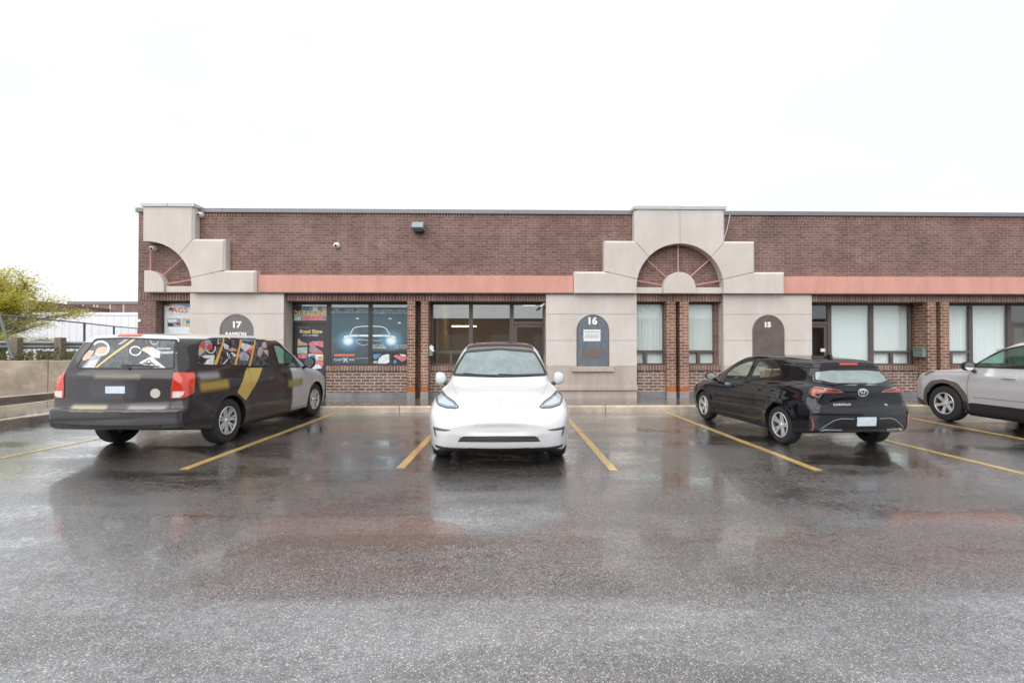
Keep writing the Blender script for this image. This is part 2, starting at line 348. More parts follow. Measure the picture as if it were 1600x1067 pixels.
# ================================================================== GROUND
def struct(mb, name, mat, **k):
    o = mb.build(name, mat, **k); o['kind'] = 'structure'; return o
struct(MB().box(-160, 160, -80, 200, -.3, 0), 'parking_lot', 'asphalt')
KY, KZ = 11.15, .14           # kerb line and height
YF = 12.75                    # face of the stucco piers
def sweep_kerb(name, path, w=.15, h=KZ, flip=1):
    """path of (x,y): traffic side; kerb body lies on its left"""
    mb = MB(); n = len(path); P = [Vector((*p, 0)) for p in path]; rows = []
    for i in range(n):
        t = (P[min(i+1, n-1)]-P[max(i-1, 0)]).normalized(); nn = Vector((-t.y, t.x, 0))*flip
        a, b = P[i], P[i]+nn*w
        rows.append([(a.x, a.y, 0), (a.x+nn.x*.012, a.y+nn.y*.012, h-.025), (a.x+nn.x*.04, a.y+nn.y*.04, h), (b.x, b.y, h+.001), (b.x, b.y, 0)])
    vs = [p for r in rows for p in r]; fs = []
    for i in range(n-1):
        for j in range(4): fs.append((i*5+j, i*5+j+1, i*5+j+6, i*5+j+5))
    fs += [(0, 1, 2, 3, 4), tuple(range((n-1)*5, n*5))[::-1]]
    mb.add(vs, fs); return struct(mb, name, 'kerb', smooth=True)
XLB = fx(210)                 # left corner of the building
arc = [(-9.6+1.3-1.3*math.cos(a), KY-1.3+1.3*math.sin(a)) for a in np.linspace(0, math.pi/2, 9)]
main_k = [(-8.6, 2.0), (-9.25, 6.0), (-9.6, 8.9), (-9.62, 9.6)]+arc[1:]+[(x, KY) for x in np.linspace(-7.5, 32, 18)]
sweep_kerb('kerb', main_k)
isl = [(-10.9, 2.0), (-11.5, 6), (-11.86, 10.8), (-11.95, 12.6), (-12.0, 30)]
sweep_kerb('kerb', isl, flip=-1)
walk_poly = [(x+(.13 if i < 13 else 0), y+(.14 if i >= 12 else 0)) for i, (x, y) in enumerate(main_k)]+[(32, 13.6), (XLB-.05, 13.6), (XLB-.05, 30), (-11.87, 30), (-11.8, 12.6), (-11.72, 10.8), (-11.36, 6), (-10.75, 2.0)]
struct(MB().prism(walk_poly, .0, KZ-.004, 'z'), 'sidewalk', 'walk')
far_k = [(-14.9, 6), (-14.2, 12), (-13.7, 15.5), (-13.4, 30)]
sweep_kerb('kerb', far_k)
struct(MB().prism([(-14.77, 6), (-14.07, 12), (-13.57, 15.5), (-13.27, 30), (-40, 30), (-40, 6)], 0, KZ-.006, 'z'), 'sidewalk', 'walk')
# parking lines: traced end points on the asphalt
def pline(a, b, w=.105):
    A, B = Vector((*a, 0)), Vector((*b, 0)); t = (B-A).normalized(); n = Vector((-t.y, t.x, 0))*w/2
    v = [(p.x, p.y, z) for z in (.001, .005) for p in (A+n, A-n, B-n, B+n)]
    struct(MB().add(v, [(4, 5, 6, 7), (0, 1, 5, 4), (2, 3, 7, 6), (1, 2, 6, 5), (3, 0, 4, 7)]), 'parking_line', 'line_paint')
lx = [onZ(288, 733), onZ(626, 731), onZ(959, 735), onZ(1279, 735), onZ(1600, 740)]
lf = [onZ(527, 644), onZ(711, 642), onZ(876, 642), onZ(1045, 645.5), onZ(1210, 646)]
for a, b in zip(lx, lf): pline((a.x, a.y), (b.x, KY-.03))
g1, g2 = onZ(1600, 686), onZ(1425, 653.5); pline((g1.x+.9*(g1.x-g2.x)/(g2.y-g1.y), g1.y-.9), (g2.x, g2.y))
h1, h2 = onZ(0, 720), onZ(150, 686); pline((h1.x-.25, h1.y-1.2*0-.6), (h2.x+.35, KY-.1))
for k in (1, 2, 3): pline((lx[4].x+2.72*k+2.6, 5.9), (lf[4].x+2.66*k+2.6, KY-.03))

# ================================================================== THE BUILDING
B = empty('commercial_building', (0, 13.4, 0))
tag(B, 'long low brown brick unit building with stucco piers and stepped arches  behind the cars', 'building')
def bp(mb, name, mat, parent=None, **k): return mb.build(name, mat, parent or B, world=(parent is None), **k)
def bchild(mb, name, mat, par, **k):
    """sub-part whose parent is a part of the building"""
    o = mb.build(name, mat, None, **k); me = o.data; me.transform(Matrix.Translation(-B.location)); o.parent = par; return o
YW, YB, YBA = 12.86, 13.30, 13.10     # brick face, glass of the main bays, glass of the arch bays
ZT = fz(330, 12.8); ZLT = fz(457.5); ZLB = fz(470.5); ZTOPB = fz(341, YW)
XR = 30.0
u = .01738                            # metres per photo pixel at the face
# wall planes
bp(MB().box(XLB, XR, YW, YB+.3, ZLT, ZTOPB), 'wall', 'brick')
bp(MB().box(XLB, XR, YW-.004, YB+.3, ZTOPB, ZT-.10), 'soldier_course', 'brick_soldier')
bp(MB().box(XLB+.01, XR-.01, YB+.3, 40, 4.7, 4.85), 'roof', 'roof_grey')
bp(MB().box(XLB, XLB+.3, YB+.3, 40, .0, ZT-.1).box(XR-.3, XR, YB+.3, 40, 0, ZT-.1).box(XLB+.3, XR-.3, 39.7, 40, 0, ZT-.1), 'wall', 'brick')
bp(MB().box(XLB+.3, XR-.3, YB+.35, 39.7, KZ-.1, KZ-.02), 'floor_slab', 'room_floor')
bp(MB().box(XLB+.3, XR-.3, YB+.35, 39.7, 2.95, 3.0), 'ceiling', 'grey_wall')
# coping of the brick parapet
c1a, c1b = fx(222, 12.6), fx(302, 12.6)
XA1, XA2 = fx(1062.9, 12.62), fx(228, 12.62)       # arch centres
period = fx(1062.9+819, 12.62)-XA1
XA3 = XA1+period
tops = [(XA2-.11, XA2+71.2*u), (XA1-71.2*u, XA1+71.2*u), (XA3-71.2*u, XA3+71.2*u)]
xs = [XLB-.05]+[x for a in tops for x in a]+[XR+.05]
for i in range(0, len(xs), 2):
    bp(MB().box(xs[i], xs[i+1], YW-.06, YB+.4, ZT-.10, ZT+.015), 'coping', 'coping', bevel=.008)
for a, b in tops:
    bp(MB().box(a-.02, (a+b)/2-.003, 12.57, YB+.42, ZT-.02, ZT+.075).box((a+b)/2+.003, b+.02, 12.57, YB+.42, ZT-.02, ZT+.075), 'coping', 'cap_metal', bevel=.008)
bp(MB().box(XLB-.05, XLB+.25, YB+.4, 40, ZT-.10, ZT+.015), 'coping', 'coping')
# ---- stepped arch surrounds
zz = lambda py: fz(py, 12.60)
ztop, zs1, zs2, zs3 = ZT-.02, zz(376.5), zz(424.5), zz(458)
Ra = 68.4*u; zc = zz(380.5)-Ra
def arc_pts(r, a0, a1, n=14): return [(r*math.cos(a), zc+r*math.sin(a)) for a in np.linspace(a0, a1, n)]
a1, a2 = math.atan2(zz(401.3)-zc, 48.5*u), math.atan2(zz(436)-zc, 67*u)
ST1, ST2, ST3 = 70.8*u, 118*u, 165.1*u
def arch(cx, right=True, left=True, cut=None):
    base = MB().box(cx-(ST3-.03 if left else .08), cx-Ra-.0, YW-.12, YW, zs3+.02, zs2-.03) if left else MB()
    surround = None
    sides = ([1] if right else [])+([-1] if left else [])
    for s in sides:
        g = .004
        blk1 = arc_pts(Ra, math.pi/2, a1)+[(ST1, zs1+g*2), (ST1, ztop), (0+g, ztop)]
        if cut is not None: blk1 = [(cut, zc+Ra)]+blk1[:-1]+[(cut, ztop)]
        else: blk1[0] = (g, blk1[0][1])
        blk2 = arc_pts(Ra, a1-.008, a2+.004)+[(ST2, zs2+g*2), (ST2, zs1), (ST1+.012, zs1)]
        blk3 = arc_pts(Ra, a2-.008, 0, 8)+[(Ra, zs3), (ST3, zs3), (ST3, zs2), (ST2+.012, zs2)]
        for pl in (blk1, blk2, blk3):
            poly = [(cx+s*a, b) for a, b in pl]
            mb = MB().prism(poly, 12.60, YW-.001)
            o = bp(mb, 'arch_surround', 'stucco')
            bm = bmesh.new(); bm.from_mesh(o.data); yf = 12.60-B.location.y
            lx = cx*1.0
            def outer(e):
                if not all(abs(v.co.y-yf) < 1e-4 for v in e.verts): return False
                m = (e.verts[0].co+e.verts[1].co)/2; x = abs(m.x-lx)
                d = abs((e.verts[0].co-e.verts[1].co).x); dz = abs((e.verts[0].co-e.verts[1].co).z)
                vert = d < 1e-3 and x > ST1-.01
                horiz = dz < 1e-3 and m.z > zs3+.05 and x > 0.1 and m.z < ztop-.05 and m.z > zc+.2 or (dz < 1e-3 and abs(m.z-zs2) < .01)
                return vert or horiz
            ed = [e for e in bm.edges if outer(e)]
            bmesh.ops.bevel(bm, geom=ed, offset=.055, segments=1, affect='EDGES', clamp_overlap=True)
            bm.to_mesh(o.data); bm.free()
    # recessed slab, half disc and spokes
    x0, x1 = (cx-Ra if left else cx+(cut or 0)), (cx+Ra)
    zsl = zz(448.3)
    r2 = 25.3*u; n = 20
    lo, hi = (0, math.pi) if left else (0, math.acos(max(-1, (cut or 0)/r2)))
    disc = [(cx+r2*math.cos(a), zsl-.02+(zz(424.5)-zsl+.02)*math.sin(a)) for a in np.linspace(lo, hi, n)]
    disc = [(disc[0][0], zs3)]+disc+[(disc[-1][0], zs3)]
    bp(MB().prism(disc, 12.64, YW-.002), 'keystone', 'stucco', bevel=.012)
    if left: bp(MB().box(x0+.001, cx-r2-.004, 12.70, YW-.003, zs3+.003, zsl), 'keystone', 'stucco', bevel=.012)
    bp(MB().box(cx+r2+.004, x1-.001, 12.70, YW-.003, zs3+.003, zsl), 'keystone', 'stucco', bevel=.012)
    angs = [math.pi/2]+([R(42), R(10)] if right else [])+([R(138), R(170)] if left else [])
    for a in angs:
        q0, q1 = r2*1.0, Ra+.02
        c, s_ = math.cos(a), math.sin(a)
        bp(MB().tube([(cx+q0*c, 12.76, zsl-.02+(q0+.02)*s_), (cx+q1*c, 12.76, zc+q1*s_)], .017, 8), 'spoke', 'pink', smooth=True)
arch(XA1); arch(XA3); arch(XA2, left=False, cut=-4.6*u)
# ---- pink fascia bands
for x0, x1 in ((XA2+ST3+.01, XA1-ST3-.01), (XA1+ST3+.01, XA3-ST3-.01), (XA3+ST3+.01, XR)):
    bp(MB().box(x0, x1, 12.70, YW-.001, zs3+.012, zz(430.6)), 'fascia_band', 'pink', bevel=.006)
    bp(MB().box(x0, x1, 12.685, YW-.002, zs3-.012, zs3+.009), 'fascia_trim', 'frame_brown')
# ---- lintels above the bays and plain backing above piers
def lintel(x0, x1): bp(MB().box(x0, x1, YW-.004, YB+.3, ZLB, ZLT-.001), 'lintel', 'brick_soldier')
# ---- stucco piers
zj = [fz(p, YF, 937) for p in (491, 532, 572.3)]
zl0, zl1, zbase = fz(609.8, YF, 937), fz(603, YF, 937), KZ
def pier(x0, x1, back=YB):
    zs = [ZLT-.001]+zj
    mb = MB()
    for i in range(3): mb.box(x0, x1, YF, YF+.05, zs[i+1]+.006, zs[i]-(.006 if i else 0))
    o = bp(mb, 'stucco_pier', 'stucco', bevel=.004)
    bchild(MB().box(x0+.008, x1-.008, YF+.012, back+.02, zbase-.1, ZLT-.002), 'pier_core', 'stucco_reveal', o)
    bchild(MB().box(x0, x1, YF-.001, YF+.05, zl1, zj[2]-.006).box(x0, x1, YF-.001, YF+.05, zbase-.1, zl0), 'pier_base', 'stucco_base', o, bevel=.004)
    bchild(MB().box(x0-.02, x1+.02, YF-.045, YF+.04, zl0, zl1), 'ledge', 'stucco_base', o, bevel=.012)
P17 = (fx(296.3), fx(443)); P16 = (fx(853.3), fx(995)); P15 = (fx(1130.8), fx(1269)); P14 = (P16[0]+period, P16[1]+period); P13 = (P15[0]+period, P15[1]+period)
for p in (P17, P16, P15, P14, P13): pier(*p)
# ---- brick pillars, always in pairs
def pillars(xs, yb):
    for a, b in xs:
        o = bp(MB().box(a, b, YW-.02, yb+.05, fz(612.5, YF, 937), ZLB), 'brick_pillar', 'brick_pillar')
        bchild(MB().box(a-.008, b+.008, YW-.03, yb+.05, KZ-.1, fz(612.5, YF, 937)-.001), 'pillar_base', 'block', o, bevel=.008)
    bp(MB().box(xs[0][1], xs[1][0], YW+.34, yb+.04, KZ-.1, ZLB), 'wall', 'brick')
pA = [(fx(635.2), fx(647.3)), (fx(656.6), fx(668))]
pB = [(fx(1044.2), fx(1058)), (fx(1064.7), fx(1078.4))]
pC = [(fx(1455), fx(1467.7)), (fx(1475.5), fx(1488.5))]
pillars(pA, YB); pillars(pB, YBA); pillars(pC, YB); pillars([(a+period, b+period) for a, b in pB], YBA)
# ---- windows and doors
fr = .055
PANE = ['pane_glass']
def pane_part(par, x0, x1, z0, z1, Y, mat=None):
    mat = mat or PANE[0];  bchild(MB().box(x0, x1, Y+.028, Y+.036, z0, z1), 'pane', mat, par)
def window(x0, x1, z0, z1, Y, split=None, back=None, frame='frame_brown'):
    """split: sill height of the top light above two small lower lights"""
    mb = MB(); f = fr
    mb.box(x0, x0+f, Y, Y+.09, z0, z1).box(x1-f, x1, Y, Y+.09, z0, z1).box(x0+f, x1-f, Y+.002, Y+.09, z1-f, z1).box(x0+f, x1-f, Y+.002, Y+.09, z0, z0+f)
    xm = (x0+x1)/2
    if split: mb.box(x0+f, x1-f, Y-.004, Y+.09, split-.04, split+.03).box(xm-.04, xm+.04, Y-.002, Y+.09, z0+f, split-.04)
    o = bp(mb, 'window', frame, bevel=.004)
    if split:
        pane_part(o, x0+f, x1-f, split+.03, z1-f, Y); pane_part(o, x0+f, xm-.04, z0+f, split-.04, Y); pane_part(o, xm+.04, x1-f, z0+f, split-.04, Y)
    else: pane_part(o, x0+f, x1-f, z0+f, z1-f, Y)
    if back == 'blind':
        m2 = MB(); w = .125; x = x0+f+.0
        while x < x1-f-.02:
            xe = min(x+w+.006, x1-f*.6); m2.add([(x, Y+.10, z0+f*.5), (xe, Y+.108, z0+f*.5), (xe, Y+.108, z1-f*.5), (x, Y+.10, z1-f*.5)], [(0, 1, 2, 3)]); x += w
        bchild(m2, 'blind', 'blind', o)
    elif back == 'curtain':
        m2 = MB(); n = 90
        v = []; 
        for i in range(n+1):
            x = x0+f*.5+(x1-x0-f)*i/n; y = Y+.13+.012*math.sin(i*.9)+.007*math.sin(i*2.3+1)
            v += [(x, y, z0+f*.5), (x, y, z1-f*.5)]
        m2.add(v, [(2*i, 2*i+2, 2*i+3, 2*i+1) for i in range(n)]); bchild(m2, 'curtain', 'curtain', o, smooth=True)
    return o
def door(x0, x1, Y, ztr, z1, frame='frame_brown', hinge=1):
    f = .06; mb = MB(); z0 = KZ
    mb.box(x0, x0+f, Y, Y+.1, z0, z1).box(x1-f, x1, Y, Y+.1, z0, z1).box(x0+f, x1-f, Y+.002, Y+.1, z1-f, z1).box(x0+f, x1-f, Y+.002, Y+.1, ztr-.04, ztr+.04)
    o = bp(mb, 'door', frame, bevel=.004); g = .085
    xa, xb = x0+f+.005, x1-f-.005; zt = ztr-.045
    m2 = MB().box(xa, xa+g, Y+.02, Y+.07, z0+.01, zt).box(xb-g, xb, Y+.02, Y+.07, z0+.01, zt).box(xa+g, xb-g, Y+.022, Y+.07, zt-g, zt).box(xa+g, xb-g, Y+.022, Y+.07, z0+.01, z0+.22)
    bchild(m2, 'door_frame', frame, o, bevel=.004)
    pane_part(o, xa+g, xb-g, z0+.22, zt-g, Y+.01); pane_part(o, x0+f, x1-f, ztr+.04, z1-f, Y)
    hx = xa+g*.5 if hinge > 0 else xb-g*.5
    bchild(MB().tube([(hx, Y+.02, .95), (hx, Y-.05, .96), (hx, Y-.05, 1.29), (hx, Y+.02, 1.30)], .012, 8), 'handle', 'galv', o, smooth=True)
    return o
zw0, zw1 = fz(571, YB, 937), ZLB-.005
zsp = fz(549.7, YB, 937)
def sill(x0, x1, Y):
    zt = zw0
    bp(MB().box(x0, x1, Y-.17, Y+.12, fz(579.3, Y-.17, 937), zt), 'sill', 'brick_soldier', bevel=.005)
    bp(MB().box(x0, x1, Y-.13, Y+.12, fz(612.8, Y-.13, 937), fz(579.3, Y-.17, 937)-.001), 'wall', 'brick_low')
    bp(MB().box(x0, x1, Y-.14, Y+.12, KZ-.1, fz(612.8, Y-.13, 937)-.001), 'plinth', 'plinth')
g_ = lambda px: fx(px, YB)
def room(x0, x1, mat, Y=YB, depth=4.0):
    bp(MB().box(x0, x1, Y+depth, Y+depth+.1, KZ, 2.95), 'partition', mat)
    for x in (x0, x1-.05): bp(MB().box(x, x+.05, Y+.4, Y+depth, KZ, 2.95), 'partition', mat)
def bay(px, mats, flip, rel=0.0, frame='frame_brown', zf=None):
    """px: door0, door1, winA0, winA1, winB0, winB1 in photo pixels at the glass plane (A next to the door)"""
    d0, d1, a0, a1_, b0, b1 = [g_(p)+rel for p in px]
    door(d0, d1, YB, fz(504.5, YB, 937), zw1, frame, hinge=flip)
    wa = window(a0, a1_, zw0, zw1, YB, None, mats[0], frame); wb = window(b0, b1, zw0, zw1, YB, zsp, mats[1], frame)
    lo, hi = min(a0, b0), max(a1_, b1)
    mid = sorted([a0, a1_, b0, b1])[1:3]
    sill(lo-.02, hi+.06 if flip > 0 else hi+.02, YB)
    return wa, wb
# left of pillar pair A (unit with the car graphic), right of it, and the bays further right
lintel(fx(443)+.001, fx(853.3)-.001); lintel(fx(1269)+.001, P14[0]-.001); lintel(P17[1]*0+XLB, P17[0]-.001)
lintel(P16[1]+.001, P15[0]-.001); lintel(P14[1]+.001, P13[0]-.001); lintel(P13[1]+.001, XR)
bay([455.5, 513.5, 513.6, 578.4, 578.5, 643.5], (None, None), 1, frame='frame_dark')
bay([799.5, 856, 735.8, 799.4, 673.5, 735.7], (None, None), -1)
PANE[0] = 'pane_clear'
bay([1240, 1296.5, 1296.6, 1362.3, 1362.4, 1424.5], ('blind', 'blind'), 1)
bay([1577.5, 1634, 1517.5, 1577.4, 1455.2, 1517.4], ('curtain', 'curtain'), -1)
# arch bays
ga = lambda px: fx(px, YBA)
zwa = fz(570.5, YBA, 1063); zsa = fz(548.8, YBA, 1063)
for rel in (0, period):
    window(ga(977)+rel, ga(1039.5)+rel, zwa, zw1, YBA, zsa, 'curtain')
    window(ga(1061)+rel, ga(1122)+rel, zwa, zw1, YBA, zsa, 'blind')
    for a, b in ((ga(977), ga(1044.2)), (ga(1061), ga(1123.5))):
        a += rel; b += rel
        bp(MB().box(a, b, YBA-.17, YBA+.12, fz(578.5, YBA-.17), zwa), 'sill', 'brick_soldier', bevel=.005)
        bp(MB().box(a, b, YBA-.13, YBA+.12, fz(611.5, YBA-.13), fz(578.5, YBA-.17)-.001), 'wall', 'brick_low')
        bp(MB().box(a, b, YBA-.14, YBA+.12, KZ-.1, fz(611.5, YBA-.13)-.001), 'plinth', 'plinth')
    bp(MB().box(P15[0]+rel-.11, P15[0]+rel+.01, YBA-.02, YBA+.2, KZ, ZLB), 'wall', 'brick')
# left end window and brick corner
xo = fx(243, YW)
bp(MB().box(XLB, xo, YW, YB+.3, KZ-.1, ZLB), 'wall', 'brick')
window(xo-.02, P17[0]+.25, zw0, zw1, YBA, zsa, 'blind')
bp(MB().box(xo, P17[0]+.01, YBA-.13, YBA+.12, KZ-.1, zw0), 'wall', 'brick_low')
# wall right of the last pier
bp(MB().box(P13[1], XR, YW, YB+.3, KZ-.1, ZLB), 'wall', 'brick')
# closing strips behind frames, rooms
for xm in (g_(455.5)-.2, ): bp(MB().box(P17[1]-.3, g_(455.5), YB+.01, YB+.1, KZ, ZLB), 'wall', 'stucco_reveal')
bp(MB().box(g_(856), P16[0]+.2, YB-.02, YB+.1, KZ, ZLB), 'wall', 'brick')
room(fx(668)+.1, P16[0]+.6, 'tan_wall'); room(P15[1]-.6, pC[0][0]+.3, 'grey_wall'); room(pC[1][0]+.1, P14[0]+.6, 'tan_wall')
room(P17[1]-.4, pA[0][0]+.3, 'grey_wall')
room(P16[1]-.6, P15[0]+.4, 'grey_wall', Y=YBA)
lampo = bp(MB().box(fx(706, 15.5), fx(744, 15.5), 15.5, 15.62, 2.2, 2.24), 'ceiling_lamp', 'lamp_warm')
bp(MB().box(fx(818, 15), fx(838, 15), 14.9, 15.5, 2.90, 2.93), 'ceiling_lamp', 'lamp_white')

# ================================================================== THINGS ON THE FACADE
def thing(mb, name, mat, label, cat, group=None, **k):
    o = mb.build(name, mat, **k); tag(o, label, cat, group); return o
def root(name, loc, label, cat, group=None):
    o = empty(name, loc); tag(o, label, cat, group); return o
def sub(mb, name, mat, par, **k): return mb.build(name, mat, par, world=True, **k)
zq0 = fz(572.3, YF, 937)
def plaque(xc, mat, num, label, frame_mat):
    r = 25.4*u; zt = fz(491.6, YF, 937); zcc = zt-r
    o = root('unit_sign', (xc, YF, zq0), label, 'sign', 'arched unit number signs on the stucco piers')
    out = [(xc+r, zq0)]+[(xc+r*math.cos(a), zcc+r*math.sin(a)) for a in np.linspace(0, math.pi, 24)]+[(xc-r, zq0)]
    inn = [(xc+(x-xc)*.955, zcc+(z-zcc)*.955 if z > zcc else z) for x, z in out]
    sub(MB().prism(inn, YF-.014, YF-.002), 'panel', mat, o)
    mb = MB(); n = len(out)
    for i in range(n-1):
        q = [out[i], out[i+1], inn[i+1], inn[i]]; mb.prism(q, YF-.02, YF-.001)
    sub(mb, 'border', frame_mat, o)
    sz, sx, pz = num[1], num[2], num[3]
    text('number', num[0], sz, 'lettering', o, (xc+num[4], YF-.017, pz), depth=.002, bold=.012, sx=sx)
    return o, r, zcc
x16 = (fx(901)+fx(951.3))/2
o, r, zcc = plaque(x16, 'plaque_blue', ('16', .26, 1.08, fz(502, YF, 937), -.02), 'blue arched sign with number 16 and a white paper notice, right of the white car', 'frame_brown')
sub(MB().box(x16-33*u, x16+32.5*u, YF-.07, YF, fz(580.5, YF, 937), zq0-.003), 'sill', 'stucco_base', o, bevel=.01)
nx0, nx1, nz0, nz1 = fx(911.6), fx(938), fz(533, YF, 925), fz(515, YF, 925)
nt_ = root('paper_notice', (x16, YF-.02, nz0), 'white printed paper notice taped on the blue sign numbered 16', 'notice')
sub(MB().box(nx0, nx1, YF-.0175, YF-.015, nz0, nz1), 'sheet', 'paper', nt_)
ml = MB()
for k, (zz_, a, b, h) in enumerate(((.80, .06, .96, .022), (.58, .08, .93, .012), (.47, .10, .9, .012), (.36, .06, .94, .012), (.25, .10, .80, .010))):
    x = nx0+(nx1-nx0)*a
    while x < nx0+(nx1-nx0)*b:
        w = random.uniform(.02, .06); ml.box(x, min(x+w, nx1-.02), YF-.0185, YF-.0172, nz0+(nz1-nz0)*zz_-h, nz0+(nz1-nz0)*zz_+h); x += w+.012
sub(ml, 'print', 'ink', nt_)
sub(MB().box(fx(911), fx(942), YF-.0165, YF-.0142, fz(561, YF, 937), fz(545, YF, 937)), 'smear', 'rust_smear', o)
x17 = (fx(343.8)+fx(395.4))/2
o, r, zcc = plaque(x17, 'plaque_grey', ('17', .22, 1.15, fz(507.7, YF, 370), .0), 'grey arched sign with number 17, partly hidden by the wrapped van', 'plaque_grey')
text('lettering', 'RAMSON', .135, 'lettering', o, (x17-.01, YF-.017, fz(522.3, YF, 370)), depth=.002, bold=.006)
x15 = (fx(1175)+fx(1225.8))/2
plaque(x15, 'plaque_brown', ('15', .18, 1.1, fz(507.8, YF, 1200), -.03), 'weathered brown arched sign with number 15 above the black hatchback', 'plaque_grey')
plaque(x16+period, 'plaque_brown', ('14', .2, 1.1, fz(506, YF, 937), 0), 'arched sign with number 14 on the next pier to the right', 'plaque_grey')
# wall light
wx0, wx1, wz0, wz1 = fx(643, 12.6), fx(661, 12.6), fz(361, 12.7, 650), fz(346.5, 12.7, 650)
wl_ = root('wall_light', ((wx0+wx1)/2, YW, wz0), 'dark metal floodlight box high on the brick wall above the unit windows', 'light')
sub(MB().prism([(YW, wz1), (12.62, wz1-.03), (12.56, wz0+.07), (12.62, wz0+.03), (YW, wz0+.03)], wx0, wx1, 'x'), 'housing', 'light_box', wl_, bevel=.01)
sub(MB().box(wx0+.03, wx1-.03, 12.66, YW-.02, wz0-.02, wz0+.03), 'lens', 'black_trim', wl_, bevel=.01)
# dome cameras
def dome(px, py, label, Y=YW):
    p = onY(px, py, Y)
    o = root('security_camera', (p.x, Y, p.z), label, 'camera', 'small dome cameras on the brick wall')
    sub(MB().lathe([(.001, Y), (.08, Y), (.08, Y-.04), (.065, Y-.06), (.001, Y-.06)], (p.x, 0, p.z), 'y', 16), 'mount', 'white', o, smooth=True)
    sub(MB().ell((p.x, Y-.09, p.z-.01), (.070, .066, .062)), 'head', 'white', o, smooth=True)
    sub(MB().ell((p.x+.005, Y-.145, p.z-.022), (.032, .022, .032), 10, 8), 'lens', 'black', o, smooth=True)
dome(315, 336, 'white dome camera just under the parapet beside the left stucco block'); dome(241.5, 388.5, 'white dome camera inside the left quarter arch'); dome(527, 384, 'tiny white dome camera in the middle of the brick wall above the car graphic')
p = onY(848, 478, 12.98)
bc_ = root('bullet_camera', (p.x, 13.0, p.z), 'small white bullet camera in the top corner above the glass door left of sign 16', 'camera')
sub(MB().tube([(p.x+.05, 12.98, p.z+.06), (p.x-.09, 12.84, p.z-.05)], .032, 12), 'barrel', 'white', bc_, smooth=True)
sub(MB().tube([(p.x-.085, 12.845, p.z-.045), (p.x-.10, 12.83, p.z-.056)], .026, 12), 'lens', 'black', bc_, smooth=True)
sub(MB().tube([(p.x+.03, 13.0, p.z+.04), (p.x+.06, 13.05, ZLB)], .014, 8), 'bracket', 'white', bc_, smooth=True)
p = onY(218.7, 501, YW)
thing(MB().box(p.x-.035, p.x+.035, YW-.03, YW, p.z-.035, p.z+.035), 'junction_box', 'white', 'small white square box on the brick corner at the left end', 'box', bevel=.005)
a_, b_ = onY(1147, 331, 12.55), onY(1134.5, 371, 12.70)
thing(MB().tube([(a_.x, 12.9, a_.z+.0), (a_.x, 12.78, a_.z-.02), ((a_.x+b_.x)/2+.02, 12.80, (a_.z+b_.z)/2), (b_.x, 12.80, b_.z)], .008, 6), 'cable', 'white', 'thin pale cable hanging from the roof edge beside the tall arch block', 'cable', smooth=True)
# mailboxes
mx1 = pC[0][0]; mzz0, mzz1 = fz(558, 13.0, 1440), fz(547.5, 13.0, 1440)
mbx = root('mailbox', (mx1-.06, 13.02, mzz0), 'green metal mailbox on the brick pillar behind the black hatchback', 'mailbox')
sub(MB().box(mx1-.12, mx1-.001, YW+.03, YB-.1, mzz0, mzz1+.03), 'box', 'mailbox_green', mbx, bevel=.012)
sub(MB().box(mx1-.14, mx1-.001, YW+.02, YB-.09, mzz1+.03, mzz1+.06), 'lid', 'mailbox_green', mbx, bevel=.01)
mzz0, mzz1 = fz(556, 12.9, 675), fz(544, 12.9, 675)
mx2 = pA[1][1]
mbx = root('mailbox', (mx2+.05, 12.95, mzz0), 'dark green mailbox with white papers sticking out, on the pillar left of the white car', 'mailbox')
sub(MB().box(mx2+.001, mx2+.11, YW+.02, YW+.30, mzz0, mzz1), 'box', 'mailbox_green', mbx, bevel=.012)
sub(MB().prism([(mx2+.02, mzz1-.02), (mx2+.10, mzz1-.04), (mx2+.15, mzz1+.02), (mx2+.09, mzz1+.09), (mx2+.03, mzz1+.07)], YW+.06, YW+.075).prism([(mx2+.04, mzz1-.02), (mx2+.12, mzz1-.10), (mx2+.17, mzz1-.06), (mx2+.07, mzz1+.05)], YW+.01, YW+.018), 'papers', 'paper', mbx)
p = onY(1577-5, 545, YB-.05)
thing(MB().ell((p.x, YB+.12, p.z), (.10, .05, .07), 14, 8), 'intercom', 'white', 'round white object at the window edge just above the silver car', 'fixture', smooth=True)
p0, p1 = onY(1283, 544.5, YB), onY(1290, 549.5, YB)
thing(MB().box(p0.x, p1.x, YB+.018, YB+.026, p1.z, p0.z), 'door_sticker', 'paper', 'small white notice stuck on the glass door behind the black hatchback', 'notice')

# ---- printed window films of the left unit
def poster_mat():
    m, nt, b = newmat('car_poster'); g = N(nt, 'ShaderNodeNewGeometry'); s = N(nt, 'ShaderNodeSeparateXYZ'); L(nt, g.outputs['Position'], s.inputs[0])
    n = noise(nt, g.outputs['Position'], 1.8, 5); zt, zb = zw1, zw0
    c = mixcol(nt, rampn(nt, s.outputs[2], zb, zt), (.055, .072, .085), (.075, .15, .19)); c = mixcol(nt, rampn(nt, n, .4, .7, 0, .5), c, (.13, .16, .19))
    for px in (543.5, 611):
        q = onY(px, 532.5, YB); dx = mth(nt, 'SUBTRACT', s.outputs[0], q.x); dz = mth(nt, 'SUBTRACT', s.outputs[2], q.z)
        d = mth(nt, 'SQRT', mth(nt, 'ADD', mth(nt, 'POWER', mth(nt, 'MULTIPLY', dx, .85), 2.0), mth(nt, 'POWER', dz, 2.0)))
        c = mixcol(nt, rampn(nt, d, .38, .0, 0, .85), c, (.20, .48, .72)); c = mixcol(nt, rampn(nt, d, .17, .04, 0, 1), c, (.85, .95, 1))
    L(nt, c, b.inputs['Base Color']); b.inputs['Roughness'].default_value = .5
poster_mat()
